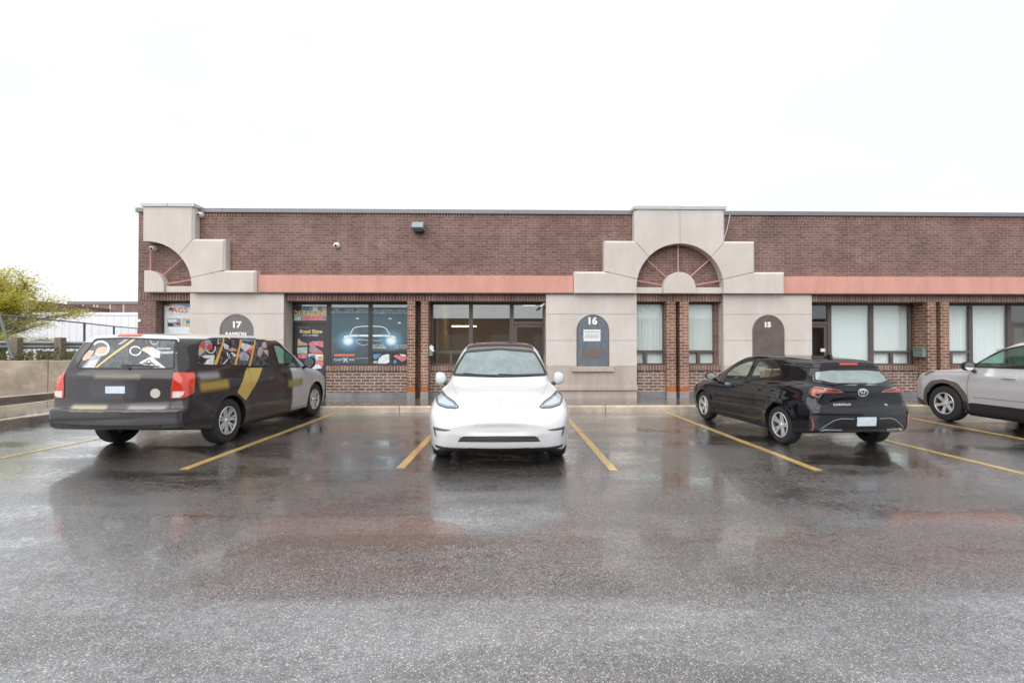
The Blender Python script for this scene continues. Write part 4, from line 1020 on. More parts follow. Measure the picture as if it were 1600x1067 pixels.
        def spoke(a0, w0, w1, r0, r1, d0, d1, th=.02):
            v = []
            for (r, w, dd) in ((r0, w0, d0), ((r0+r1)/2, (w0+w1)/2*.92, (d0+d1)/2+.004), (r1, w1, d1)):
                for k, (o_, e_) in enumerate(((-1, -th), (-.75, 0), (.75, 0), (1, -th))):
                    X, Z = r*math.cos(a0)-o_*w/2*math.sin(a0), r*math.sin(a0)+o_*w/2*math.cos(a0); v.append((x+X, y+sg*(dd+e_), Rt+Z))
            f = []
            for i in range(2):
                for k in range(3): f.append((i*4+k, i*4+k+1, i*4+k+5, i*4+k+4))
            sp.add(v, f)
        if style == 'twin5':
            for k in range(5):
                a = math.pi/2+k*2*math.pi/5+.15
                spoke(a-.10, .05, .040, .04, Rr-.012, -.035, -.012); spoke(a+.20, .05, .035, .04, Rr-.012, -.035, -.012); spoke(a+.05, .08, .05, .03, Rr*.55, -.045, -.03)
        elif style == 'six':
            for k in range(6):
                a = math.pi/2+k*math.pi/3+.2; spoke(a, .075, .062, .04, Rr-.012, -.04, -.014); spoke(a+.12, .03, .05, .06, Rr-.012, -.05, -.022)
        elif style == 'cover':
            for k in range(7):
                a = k*2*math.pi/7+.1; spoke(a-.13, .045, .040, .05, Rr-.01, -.03, -.008); spoke(a+.17, .045, .034, .05, Rr-.01, -.03, -.008); spoke(a, .06, .05, .04, Rr*.5, -.032, -.026)
        else:
            for k in range(10):
                a = k*2*math.pi/10; spoke(a, .04, .05, .04, Rr-.01, -.035, -.012)
        sp.build('spokes', rimmat, rim, smooth=True)
        MB().lathe([(.001, y-sg*.016), (.03, y-sg*.018), (.036, y-sg*.03), (.07, y-sg*.038), (.075, y-sg*.06)], c, 'y', 24).build('hub_cap', rimmat, rim, smooth=True)
        MB().lathe([(Rr+.006, y-sg*.006), (Rr-.004, y+sg*.001), (Rr-.016, y-sg*.004), (Rr-.02, y-sg*.02)], c, 'y', 56).build('rim_lip', rimmat, rim, smooth=True)
        return t
    def wheels(s, style, Rt, wt, Rr, yo, rimmat='alloy'):
        for x in s.sp['axles']:
            for sg in (1, -1): s.wheel(x, sg*yo, style, Rt, wt, Rr, rimmat)
        mb = MB()      # inner wells and floor pan
        w = s.sp['wmax']
        mb.box(s.sp['axles'][0]+s.sp['rarch'], s.sp['axles'][1]-s.sp['rarch'], -w+.16, w-.16, .17, .24); mb.build('underbody', 'black', s.root)
    def interior(s, rows, dash, zf=.35, mat='black_trim', seatmat='seat_cloth', wheel_y=.38, w=.62):
        o = MB().box(rows[-1]-.4, dash+.15, -w, w, zf-.03, zf).build('cabin_floor', 'black', s.root)
        for x in rows:
            for y in ((-.37, .37)):
                m = MB().box(x-.25, x+.25, y-.24, y+.24, zf+.12, zf+.30)
                m.add([(x-.30, y-.22, zf+.28), (x-.18, y-.24, zf+.28), (x-.18, y+.24, zf+.28), (x-.30, y+.22, zf+.28), (x-.46, y-.17, zf+.90), (x-.36, y-.18, zf+.90), (x-.36, y+.18, zf+.90), (x-.46, y+.17, zf+.90)], [(0, 1, 2, 3), (4, 7, 6, 5), (0, 4, 5, 1), (1, 5, 6, 2), (2, 6, 7, 3), (3, 7, 4, 0)])
                se = m.build('seat', seatmat, s.root, bevel=.04, smooth=True)
                MB().box(x-.50, x-.40, y-.13, y+.13, zf+.93, zf+1.10).build('headrest', seatmat, se, bevel=.035, smooth=True)
        MB().prism([(dash-.30, zf+.30), (dash-.32, zf+.56), (dash-.05, zf+.62), (dash+.25, zf+.60), (dash+.2, zf+.2)], -w, w, 'y').build('dashboard', mat, s.root, bevel=.03)
        pts = [(dash-.42+.05*math.sin(t), wheel_y+.18*math.cos(t), zf+.50+.17*math.sin(t)) for t in np.linspace(0, 2*math.pi, 25)]
        m = MB().tube(pts, .016, 8).tube([(dash-.42, wheel_y-.16, zf+.5), (dash-.42, wheel_y+.16, zf+.5)], .02, 6).tube([(dash-.41, wheel_y, zf+.5), (dash-.2, wheel_y, zf+.42)], .03, 8)
        m.build('steering_wheel', 'black_trim', s.root, smooth=True)
    def mirror(s, x, y, z, sg, mat, size=(.10, .115, .085), glass='chrome', stem=.10, low='black_trim'):
        c = (x, sg*y, z); a, b, h = size
        mb = MB(); mb.ell((0, 0, 0), (1, 1, 1), 20, 12); vs = []
        for (px, py, pz) in mb.v:      # squarer, flattened at the back
            q = [math.copysign(abs(t)**.8, t) for t in (px, py, pz)]; px2 = max(q[0], -.35); vs.append((c[0]+a*px2, c[1]+b*q[1], c[2]+h*q[2]*(1-.12*sg*q[1]*sg)))
        m = MB().add(vs, mb.f); o = m.build('mirror', mat, s.root, smooth=True)
        MB().add([(c[0]-a*.37, c[1]+b*.86*math.cos(t), c[2]+h*.84*math.sin(t)) for t in np.linspace(0, 2*math.pi, 20, endpoint=False)], [tuple(range(20))]).build('mirror_glass', glass, o)
        MB().tube([(c[0]+.01, c[1]-sg*b*.6, c[2]-h*.7), (c[0]+.03, c[1]-sg*(b+stem), c[2]-h*1.15)], [.03, .035], 8).build('mirror_stem', low, o, smooth=True)
        return o
plain('seat_cloth', (.10, .10, .10), .9); plain('seat_light', (.45, .42, .38), .8)
# ================================================================== WHITE ELECTRIC CROSSOVER, nose to the camera
plain('paint_white', (.66, .68, .70), .30, coat=1.0, drops=.12)
plain('white_gloss', (.62, .65, .68), .25, coat=1.0)
plain('roof_glass', (.012, .012, .016), .08, coat=1.0, drops=.4)
plain('lamp_clear', (.20, .24, .28), .12, .35, coat=1.0); plain('lamp_inner', (.45, .52, .58), .2, .2, coat=1.0)
plain('plate_blank', (.62, .70, .78), .45, noise=.12, nscale=9)
plain('lamp_red', (.55, .02, .015), .15, coat=1.0); plain('seam_grey', (.33, .34, .35), .5)  # the grey is the line colour of the hood gap
spW = dict(len=(-2.44, 2.31), wmax=.965, zmax=1.63, rw=.352, rarch=.392, axles=(-1.445, 1.445),
  top=[(-2.5, .98), (-2.38, 1.08), (-2.2, 1.16), (-1.6, 1.13), (-.6, 1.06), (.4, 1.03), (1.0, 1.02), (1.4, .975), (1.8, .885), (2.05, .79), (2.2, .705), (2.3, .61), (2.38, .5)],
  bot=[(-2.5, .42), (-2.3, .30), (-1.9, .22), (-1, .19), (1, .19), (1.8, .19), (2.15, .20), (2.3, .23), (2.4, .28)],
  nose=[(.1, 2.16), (.2, 2.22), (.28, 2.29), (.40, 2.315), (.5, 2.33), (.62, 2.33), (1.0, 2.33)],
  tail=[(.1, -2.2), (.25, -2.36), (.45, -2.44), (.75, -2.45), (.95, -2.40), (1.1, -2.34), (1.2, -2.30)],
  plan=[(-2.5, .70), (-2.3, .86), (-1.9, .94), (-1.4, .955), (-.5, .945), (.5, .945), (1.4, .955), (1.75, .945), (1.95, .92), (2.1, .87), (2.22, .78), (2.31, .64), (2.36, .45)],
  tuck=[(.1, .10), (.2, .05), (.35, .02), (.55, .0), (.68, .003), (.8, .03), (.9, .06), (1.0, .11), (1.1, .16), (1.25, .28)],
  g_top=[(-2.5, .95), (-2.3, 1.14), (-2.1, 1.235), (-1.7, 1.41), (-1.2, 1.545), (-.7, 1.61), (-.2, 1.628), (.1, 1.61), (.35, 1.56), (.7, 1.40), (1.0, 1.215), (1.3, 1.01), (1.6, .78)],
  g_half=[(.5, .86), (.9, .83), (1.0, .805), (1.1, .775), (1.3, .71), (1.45, .655), (1.55, .61), (1.65, .57)],
  g_plan=[(-2.4, -.20), (-1.8, -.06), (-1.0, -.01), (0, 0), (.6, -.01), (1.1, -.05), (1.5, -.12)],
  g_bow=[(-2, -.12), (-1, -.05), (0, 0), (.8, .20), (1.6, .26)],
  bowf=.10, bowr=.10, crown=.05, rcrown=.09, k_sh=.13, k_roof=.13, k_un=.05, flare=((-1.445, .012, .40), (1.445, .012, .40)))
def noseW(r, x, y, z):   # shallow blank panel across the nose
    d = np.hypot(y/.56, (z-.50)/.085); t = np.clip(1.25-d, 0, 1)
    return r+.034*t*t*(3-2*t)*(x > 1.9)
spW['extra'] = noseW
pW = onZ(781, 708, 0)
xW = onY(780.5, 600, 6.7).x
CW = Car('parked_car', 'glossy white crossover with black glass roof, facing outwards in the middle bay', 'car', (xW, 8.22, 0), R(-90), spW, 'paint_white')
# mirror-symmetric parts are traced on one side and copied across
def sym(pts): return [(-a, b, *r) for a, b, *r in pts][::-1]
hl = CW.trace([(681.5, 625), (683, 617), (687.5, 609.6), (692, 610), (698.7, 619), (710, 626.8), (718, 636.5), (712, 639), (697, 637.9), (684, 633)], 'front')
for pts in (hl, sym(hl)):
    o = CW.patch('headlight', pts, 'front', 'lamp_clear', off=.004, r=.02, step=.03)
    CW.patch('lamp_reflector', inset(fillet(pts, .02), .028), 'front', 'lamp_inner', off=.006, step=.03, par=o, back=.002)
    CW.ring('lamp_rim', pts, .009, 'front', 'seam', off=.0055, r=.02, par=o)
ws = CW.trace([(705, 586), (713, 570), (726, 548.5), (779, 544), (834, 548.5), (847, 570), (855, 586), (779, 588.2)], 'front')
m_ = [((ws[i][0]-ws[j][0])/2, (ws[i][1]+ws[j][1])/2) for i, j in ((0, 6), (1, 5), (2, 4))]
wsp = [m_[0], m_[1], m_[2], (0, ws[3][1])]+[(-a, b) for a, b in m_[::-1]]+[(0, m_[0][1]-.012)]
CW.glass('windshield', wsp, 'front', 'car_glass_sky_haze', w=.035, r=.05)
CW.patch('glass_roof', [(.50, .56), (.545, .3), (.555, 0), (.545, -.3), (.50, -.56), (-1.2, -.53), (-1.75, -.45), (-1.75, .45), (-1.2, .53)], 'top', 'roof_glass', r=.05, off=.004, step=.07)
for sg in (1, -1):
    CW.glass('side_window', [(.72, 1.075), (.42, 1.34), (.10, 1.47), (-.12, 1.49), (-.12, 1.085)], 'side', 'dark_glass', sg, r=.03, w=.03)
    CW.glass('side_window', [(-.17, 1.085), (-.17, 1.49), (-.75, 1.46), (-1.15, 1.37), (-1.55, 1.20), (-1.5, 1.14), (-1.1, 1.105)], 'side', 'dark_glass', sg, r=.03, w=.03)
    CW.mirror(.66, .945, 1.045, sg, 'white_gloss', (.075, .088, .098), stem=.05)
CW.seams('hood_seam', [([(y, z) for y, z in CW.trace([(706, 590), (706.5, 600), (711, 612), (719, 624), (730, 632), (745, 634.5), (779, 635.3)], 'front')], 'front', 1), ([(-y, z) for y, z in CW.trace([(706, 590), (706.5, 600), (711, 612), (719, 624), (730, 632), (745, 634.5), (779, 635.3)], 'front')], 'front', 1)], 'seam_grey' if 'seam_grey' in M else 'plate_blank', .006)
gr_ = CW.trace([(714.5, 690), (722.5, 681.6), (780, 681.0)], 'front')
lg = [gr_[0], gr_[1], (0, gr_[2][1]), (-gr_[1][0], gr_[1][1]), (-gr_[0][0], gr_[0][1])]
o = CW.patch('lower_grille', lg, 'front', 'black_trim', r=.02, off=.003, step=.04)
zl = sorted([gr_[0][1], gr_[1][1]])
CW.seams('grille_slat', [([(-.50, zl[0]+(zl[1]-zl[0])*k), (.50, zl[0]+(zl[1]-zl[0])*k)], 'front', 1) for k in (.3, .55, .8)], 'frame_brown', .008, par=o, off=.008)
fs = CW.trace([(676.8, 666), (705, 671.5), (697, 673.5), (680, 671.5), (682.5, 682.5), (679.5, 679)], 'front')
for pts in (fs, sym(fs)): CW.patch('air_slot', pts, 'front', 'frame_brown', off=.003, step=.03, r=.004)
zsk = CW.trace([(780, 699)], 'front')[0][1]
CW.seams('front_lip', [([(-.82, zsk-.005), (-.6, zsk-.02), (0, zsk-.028), (.6, zsk-.02), (.82, zsk-.005)], 'front', 1)], 'black_trim', .035)
e_ = CW.trace([(779.5, 626.8)], 'front')[0]
m0 = MB(); m0.add(*CW.strip([(-.035, e_[1]+.012), (.035, e_[1]+.012)], .008, 'front', 1, .004)); m0.add(*CW.strip([(0, e_[1]+.012), (0, e_[1]-.035)], .010, 'front', 1, .004)); m0.build('emblem', 'chrome', CW.root)
t_ = CW.trace([(836, 663.5)], 'front')[0]
CW.seams('tow_cover', [([(t_[0]+.033*math.cos(a), t_[1]+.033*math.sin(a)) for a in np.linspace(0, 2*math.pi, 24)], 'front', 1)], 'plate_blank', .004)
wz = m_[0][1]
o = MB(); 
for (a0, a1_) in (((.50, wz+.0), (-.02, wz+.03)), ((-.05, wz+.005), (-.55, wz+.035))): o.add(*CW.strip([a0, a1_], .016, 'front', 1, .014))
o.build('wiper', 'black', CW.root)
CW.seams('door_seam', [([(.70, 1.03), (.78, .75), (.74, .35), (.70, .26)], 'side', sg) for sg in (1, -1)]+[([(-.145, 1.04), (-.15, .35), (-.2, .26)], 'side', sg) for sg in (1, -1)]+[([(-1.0, 1.08), (-1.08, .80), (-1.0, .6)], 'side', sg) for sg in (1, -1)]+[([(.7, .26), (-1.0, .26)], 'side', sg) for sg in (1, -1)], 'seam', .006)
for sg in (1, -1): CW.patch('tail_lamp', [(sg*.93, .96), (sg*.45, .98), (sg*.45, .91), (sg*.80, .85), (sg*.93, .86)], 'rear', 'lamp_red' if 'lamp_red' in M else 'lamp_warm', r=.02)
CW.glass('rear_window', [(-.56, 1.22), (-.50, 1.42), (.50, 1.42), (.56, 1.22)], 'rear', 'dark_glass')
CW.wheels('ten', .352, .25, .25, .925, 'alloy_dark')
CW.interior([.05, -.85], .75, .38)
CW.finish()

def zm(ox, oy, s, pts): return [(ox+p[0]/s, oy+p[1]/s, *p[2:]) for p in pts]
# ================================================================== WRAPPED MINIVAN, tail to the camera
def vanpaint():
    m, nt, b = newmat('van_wrap'); tc = N(nt, 'ShaderNodeTexCoord'); s = N(nt, 'ShaderNodeSeparateXYZ'); L(nt, tc.outputs['Object'], s.inputs[0])
    front = rampn(nt, s.outputs[0], .42, .52); roof = rampn(nt, mth(nt, 'ADD', s.outputs[2], mth(nt, 'MULTIPLY', rampn(nt, mth(nt, 'MULTIPLY', s.outputs[0], -1.0), 2.24, 2.30), .055)), 1.665, 1.675)
    g = N(nt, 'ShaderNodeNewGeometry')
    c = mixcol(nt, front, (.026, .022, .026), (.46, .47, .48)); c = mixcol(nt, roof, c, (.62, .62, .60))
    L(nt, c, b.inputs['Base Color']); b.inputs['Roughness'].default_value = .30; b.inputs['Coat Weight'].default_value = .7; b.inputs['Coat Roughness'].default_value = .04; b.inputs['Specular IOR Level'].default_value = .35
    v = N(nt, 'ShaderNodeTexVoronoi', Scale=80.0); L(nt, tc.outputs['Object'], v.inputs[0])
    bp_ = N(nt, 'ShaderNodeBump', Strength=.15, Distance=.002); L(nt, rampn(nt, v.outputs['Distance'], 0, .28, 1, 0), bp_.inputs['Height']); L(nt, bp_.outputs[0], b.inputs['Coat Normal'])
vanpaint()
def collage(name, cols, scale, dark=.0):
    """printed vinyl film: a jumble of photo pieces"""
    m, nt, b = newmat(name); tc = N(nt, 'ShaderNodeTexCoord'); o = tc.outputs['Object']
    n0 = N(nt, 'ShaderNodeTexNoise', Scale=3.0, Detail=3.0); L(nt, o, n0.inputs[0])
    va = N(nt, 'ShaderNodeVectorMath', operation='ADD'); sc = N(nt, 'ShaderNodeVectorMath', operation='SCALE'); sc.inputs['Scale'].default_value = .45
    L(nt, n0.outputs['Color'], sc.inputs[0]); L(nt, o, va.inputs[0]); L(nt, sc.outputs[0], va.inputs[1])
    n1 = noise(nt, va.outputs[0], scale, 5, .65)
    cr = N(nt, 'ShaderNodeValToRGB'); cr.color_ramp.interpolation = 'CONSTANT' if not dark else 'EASE'; L(nt, n1, cr.inputs[0])
    el = cr.color_ramp.elements; ps = np.linspace(.30, .68, len(cols))
    el[0].position = ps[0]; el[0].color = (*cols[0], 1); el[1].position = ps[1]; el[1].color = (*cols[1], 1)
    for p, c in zip(ps[2:], cols[2:]): e2 = el.new(p); e2.color = (*c, 1)
    L(nt, cr.outputs[0], b.inputs['Base Color']); b.inputs['Roughness'].default_value = .22; b.inputs['Coat Weight'].default_value = .15
collage('film_side', [(.02, .02, .025), (.02, .02, .03), (.04, .04, .05), (.015, .015, .02), (.10, .12, .15), (.02, .02, .025), (.012, .012, .016), (.03, .03, .035)], 3.2, 1)
collage('film_rear', [(.022, .032, .038), (.03, .04, .046), (.04, .052, .06), (.028, .036, .042), (.09, .105, .115), (.03, .042, .05), (.05, .062, .07)], 3.2, 1)
plain('film_white', (.62, .64, .66), .25, coat=.7, noise=.3, nscale=12); plain('film_red', (.50, .06, .05), .3, coat=.7, noise=.4, nscale=10); plain('film_skin', (.58, .36, .26), .3, coat=.7, noise=.3, nscale=12)
plain('film_grey', (.30, .33, .36), .25, coat=.7, noise=.4, nscale=10); plain('film_blue', (.10, .26, .36), .25, coat=.7, noise=.4, nscale=9); plain('film_black', (.015, .015, .018), .15, coat=.8)
plain('wrap_yellow', (.58, .42, .10), .35, coat=1.0); plain('stripe_orange', (.70, .38, .07), .3, coat=.8)
def soft(name, col, view, c, half, edge, alpha=1.0):
    """soft-edged block standing in for blurred, unreadable lettering on the wrap"""
    m, nt, b = newmat(name); tc = N(nt, 'ShaderNodeTexCoord'); s = N(nt, 'ShaderNodeSeparateXYZ'); L(nt, tc.outputs['Object'], s.inputs[0])
    i = 0 if view == 'side' else 1
    fa = rampn(nt, mth(nt, 'ABSOLUTE', mth(nt, 'SUBTRACT', s.outputs[i], c[0])), half[0]-edge, half[0]+edge, 1, 0)
    fb = rampn(nt, mth(nt, 'ABSOLUTE', mth(nt, 'SUBTRACT', s.outputs[2], c[1])), half[1]-edge, half[1]+edge, alpha, 0)
    L(nt, mth(nt, 'MULTIPLY', fa, fb), b.inputs['Alpha']); b.inputs['Base Color'].default_value = (*col, 1); b.inputs['Roughness'].default_value = .35; b.inputs['Coat Weight'].default_value = .8
plain('lens_red', (.62, .03, .012), .12, coat=1.0, noise=.25, nscale=7); plain('lens_white', (.70, .66, .64), .15, coat=1.0, noise=.2, nscale=20); plain('lens_orange', (.75, .10, .03), .12, coat=1.0)
spV = dict(len=(-2.67, 2.47), wmax=1.0, zmax=1.76, rw=.362, rarch=.405, axles=(-1.539, 1.539),
  top=[(-2.8, 1.15), (-2.4, 1.185), (-1.5, 1.21), (0, 1.20), (1.0, 1.15), (1.5, 1.10), (1.9, 1.03), (2.2, .92), (2.38, .80), (2.48, .66)],
  bot=[(-2.7, .40), (-2.4, .36), (-1.9, .28), (-1.0, .21), (1, .21), (1.9, .23), (2.3, .25), (2.5, .3)],
  nose=[(.1, 2.36), (.22, 2.42), (.35, 2.47), (.6, 2.48), (1.0, 2.48)],
  tail=[(.2, -2.40), (.36, -2.58), (.42, -2.655), (.55, -2.67), (.66, -2.665), (.70, -2.60), (.9, -2.575), (1.1, -2.565), (1.3, -2.54)],
  plan=[(-2.7, .90), (-2.58, .955), (-2.4, .985), (-1.9, 1.0), (-1.5, 1.0), (0, .995), (1.5, .995), (1.9, .975), (2.15, .92), (2.33, .80), (2.47, .62)],
  tuck=[(.1, .09), (.22, .05), (.35, .02), (.55, .0), (.85, .0), (1.0, .02), (1.15, .07), (1.3, .12)],
  g_top=[(-2.9, 1.66), (-2.5, 1.70), (-2.2, 1.735), (-1.4, 1.765), (-.4, 1.772), (.15, 1.75), (.45, 1.70), (.68, 1.61), (1.0, 1.42), (1.5, 1.14), (1.8, .92), (2.2, .62)],
  g_half=[(.5, .97), (1.0, .95), (1.15, .935), (1.3, .885), (1.45, .825), (1.6, .765), (1.7, .72), (1.8, .67)],
  g_plan=[(-2.6, -.085), (-2.2, -.03), (-1.5, 0), (.4, 0), (1.0, -.03), (1.6, -.10)],
  g_bow=[(-2.6, -.10), (-1.5, -.02), (0, 0), (.6, .10), (1.6, .20)],
  g_tail=[(.5, -2.57), (1.1, -2.56), (1.25, -2.53), (1.45, -2.46), (1.62, -2.38), (1.70, -2.36), (1.8, -2.34)],
  bowf=.16, bowr=.09, crown=.03, rcrown=.06, k_sh=.10, k_roof=.12, k_un=.03, k_gt=.08, flare=((-1.539, .008, .41), (1.539, .008, .41)))
CV = Car('parked_minivan', 'dark grey minivan wrapped with a yellow stripe and picture windows, seen from behind', 'van', (-5.305, 9.28, 0), R(86.9), spV, 'van_wrap')
Z3 = lambda p: zm(80, 500, 4.85, p); Z4 = lambda p: zm(290, 500, 4.85, p)
# rear glass with printed film
rg = CV.trace(Z3([(182, 372), (335, 140), (560, 133), (985, 148), (940, 374)]), 'rear')
rgl = CV.patch('rear_window', fillet(rg, .05), 'rear', 'film_rear', off=.004)
CV.ring('window_frame', fillet(rg, .05), .022, 'rear', 'black', off=.007, par=rgl)
def art(car, par, pts, view, mat, side=1, off=.0055, r=.01): car.patch('film_print', car.trace(pts, view), view, mat, side, off=off, par=par, back=0, r=r, step=.05)
def ellp(cx, cy, a, b, rot=0, n=16): return [(cx+a*math.cos(t)*math.cos(rot)-b*math.sin(t)*math.sin(rot), cy+a*math.cos(t)*math.sin(rot)+b*math.sin(t)*math.cos(rot)) for t in np.linspace(0, 2*math.pi, n, endpoint=False)]
def arcband(cx, cy, a, b, w, t0, t1, n=14):
    o_ = [(cx+a*math.cos(t), cy+b*math.sin(t)) for t in np.linspace(t0, t1, n)]; i_ = [(cx+(a-w)*math.cos(t), cy+(b-w)*math.sin(t)) for t in np.linspace(t1, t0, n)]
    return o_+i_
for pts, m_n in (((Z3([(228, 366), (330, 262), (400, 250), (330, 366)])), 'film_grey'), (Z3([(250, 366), (300, 310), (360, 300), (320, 366)]), 'film_white'),
                 (Z3([(325, 368), (345, 368), (655, 138), (625, 138)]), 'wrap_yellow'), (Z3([(235, 290), (290, 230), (330, 235), (300, 290), (250, 310)]), 'film_skin'),
                 (Z3(arcband(378, 215, 68, 60, 16, -2.6, 2.4)), 'film_white'), (Z3(ellp(385, 235, 50, 32, -.3)), 'film_skin'), (Z3(arcband(640, 235, 46, 38, 10, 0, 5.8)), 'film_white'),
                 (Z3([(680, 225), (760, 205), (830, 240), (825, 290), (770, 285), (730, 250)]), 'film_white'), (Z3([(690, 215), (740, 200), (770, 225), (720, 250)]), 'film_skin'),
                 (Z3([(800, 210), (905, 212), (905, 224), (800, 224)]), 'film_grey'), (Z3([(820, 240), (940, 235), (955, 255), (840, 258)]), 'film_grey'),
                 (Z3([(665, 325), (760, 275), (870, 362), (800, 366)]), 'film_white'), (Z3([(690, 330), (745, 298), (790, 340), (770, 350)]), 'film_rear'), (Z3([(505, 185), (560, 145), (600, 142), (530, 188)]), 'film_grey'), (Z3(arcband(785, 160, 34, 30, 9, .2, 3.4)), 'film_grey')):
    art(CV, rgl, pts, 'rear', m_n)
# side glass band
def T4(pts, v='side'): return CV.trace(Z4(pts), v)
band = T4([(78, 345), (84, 215), (112, 158), (200, 136), (330, 134)]) + T4([(345, 345)])
full = T4([(78, 346), (82, 215), (110, 156), (190, 136), (430, 138), (600, 152), (655, 352), (480, 351)])
qa = T4([(325, 135), (318, 346)])
quarter = [full[0], full[1], full[2], full[3], qa[0], qa[1]]; slide = [(qa[1][0]+.02, qa[1][1]), (qa[0][0]+.02, qa[0][1]), full[4], full[5], full[6], full[7]]
q_ = CV.patch('side_window', fillet(quarter, .04), 'side', 'film_side', -1, off=.004); CV.ring('window_frame', fillet(quarter, .04), .016, 'side', 'black', -1, off=.006, par=q_)
s_ = CV.patch('side_window', fillet(slide, .03), 'side', 'film_side', -1, off=.004); CV.ring('window_frame', fillet(slide, .03), .016, 'side', 'black', -1, off=.006, par=s_)
Z8 = lambda p: zm(310, 525, 13.33, p)
for pts, m_n, pr, of in ((Z8(ellp(140, 200, 140, 130)), 'film_grey', q_, .0055), (Z8(ellp(225, 235, 62, 60)), 'film_red', q_, .0075), (Z8([(0, 260), (60, 240), (110, 340), (20, 420), (0, 400)]), 'film_skin', q_, .0075), (Z8([(20, 200), (80, 110), (150, 120), (140, 190), (120, 300), (70, 300)]), 'film_red', q_, .0072),
                     (Z8(arcband(250, 250, 105, 120, 24, -.3, 2.6)), 'film_white', q_, .0085), (Z8(ellp(60, 500, 62, 70)), 'film_black', q_, .0065), (Z8([(110, 590), (170, 500), (290, 440), (330, 420), (300, 600)]), 'film_white', q_, .007), (Z8([(60, 420), (120, 400), (330, 400), (300, 450), (120, 470)]), 'film_white', q_, .006),
                     (Z8([(395, 50), (415, 50), (410, 150), (470, 130), (470, 150), (400, 185), (380, 150)]), 'film_grey', s_, .0055), (Z8([(490, 140), (560, 160), (640, 215), (620, 290), (540, 270)]), 'film_white', s_, .0055), (Z8([(600, 270), (700, 245), (800, 300), (720, 320), (620, 315)]), 'film_skin', s_, .006),
                     (Z8([(580, 350), (620, 345), (670, 450), (640, 470), (520, 590), (495, 590), (610, 460)]), 'film_white', s_, .0055), (Z8([(665, 350), (705, 345), (790, 400), (740, 440)]), 'film_white', s_, .0055),
                     (Z8([(880, 50), (1190, 45), (1190, 110), (900, 105)]), 'film_blue', s_, .0055), (Z8([(880, 140), (960, 150), (1100, 200), (1160, 190), (1050, 290), (960, 330), (880, 240)]), 'film_white', s_, .0055), (Z8([(990, 290), (1150, 240), (1130, 380), (1080, 390)]), 'film_red', s_, .006), (Z8([(1040, 250), (1160, 170), (1170, 220), (1080, 290)]), 'film_skin', s_, .0065),
                     (Z8([(830, 400), (900, 320), (990, 340), (1060, 430), (1020, 520), (860, 500)]), 'film_grey', s_, .006), (Z8([(900, 390), (960, 380), (990, 470), (940, 500)]), 'film_blue', s_, .007), (Z8(ellp(1280, 330, 55, 110, .2)), 'film_grey', s_, .0055), (Z8(ellp(1370, 190, 60, 70)), 'film_grey', s_, .0055), (Z8([(1320, 280), (1460, 300), (1440, 420), (1380, 350)]), 'film_skin', s_, .006),
                     (Z8([(300, 600), (375, 600), (525, 50), (495, 50)]), 'stripe_orange', q_ if 0 else s_, .010), (Z8([(735, 605), (775, 605), (895, 80), (850, 80)]), 'stripe_orange', s_, .010), (Z8([(1035, 630), (1075, 630), (1185, 100), (1155, 100)]), 'stripe_orange', s_, .010)):
    art(CV, pr, pts, 'side', m_n, -1, of)
# clear front door glass, windshield
fd = T4([(655, 178), (690, 180), (745, 215), (815, 275), (862, 340), (870, 360), (702, 360)])
for sg in (-1, 1): CV.glass('door_window', fd, 'side', 'green_glass', sg, w=.03, r=.03)
CV.glass('side_window', [(-2.2, 1.27), (-2.2, 1.55), (-2.0, 1.62), (-1.0, 1.64), (-1.0, 1.25)], 'side', 'dark_glass', 1, r=.04, cut=False); CV.glass('side_window', [(-.95, 1.25), (-.95, 1.64), (.25, 1.62), (.32, 1.22)], 'side', 'dark_glass', 1, r=.04, cut=False)
CV.glass('windshield', [(-.84, 1.16), (-.66, 1.60), (0, 1.645), (.66, 1.60), (.84, 1.16), (0, 1.12)], 'front', 'green_glass', w=.04)
# yellow stripe and soft blocks in place of blurred lettering
ye = T4([(460, 362), (582, 362), (452, 612), (392, 548)]); CV.patch('wrap_stripe', [ye[0], ye[1], (ye[2][0]+.02, ye[2][1]), ye[3]], 'side', 'wrap_yellow', -1, off=.002, back=0, r=.02)
yr = CV.trace(zm(340, 480, 13.33, [(640, 590), (780, 600), (1015, 650), (1010, 690), (790, 660), (640, 632)]), 'side'); CV.patch('wrap_stripe', yr, 'side', 'wrap_yellow', -1, off=.002, back=0)
def block(name, pts, view, col, edge=.05, alpha=.9, side=-1):
    q = CV.trace(pts, view); x0, x1 = min(p[0] for p in q), max(p[0] for p in q); z0, z1 = min(p[1] for p in q), max(p[1] for p in q)
    soft('faded_'+name, col, view, ((x0+x1)/2, (z0+z1)/2), ((x1-x0)/2, (z1-z0)/2), edge, alpha); e2 = edge*1.1
    CV.patch('faded_lettering', [(x0-e2, z0-e2), (x1+e2, z0-e2), (x1+e2, z1+e2), (x0-e2, z1+e2)], view, 'faded_'+name, side, off=.003, back=0)
rc = lambda x0, y0, x1, y1: [(x0, y0), (x1, y0), (x1, y1), (x0, y1)]
block('a', Z4(rc(105, 400, 250, 440)), 'side', (.30, .29, .30)); block('b', Z4(rc(110, 472, 325, 515)), 'side', (.42, .28, .06)); block('c', Z4(rc(775, 455, 885, 490)), 'side', (.38, .36, .12), alpha=.7)
block('d', Z3(rc(330, 410, 680, 445)), 'rear', (.26, .23, .17), .04, .7); block('e', Z3(rc(165, 642, 400, 685)), 'rear', (.36, .32, .20), .04); block('f', Z3(rc(590, 645, 855, 685)), 'rear', (.27, .26, .26), .04, .8)
block('h', Z3(rc(290, 470, 640, 600)), 'rear', (.13, .13, .16), .06, .35)
o = CV.patch('badge', CV.trace(Z3(ellp(790, 555, 38, 36)), 'rear'), 'rear', 'strip_pale', off=.005)
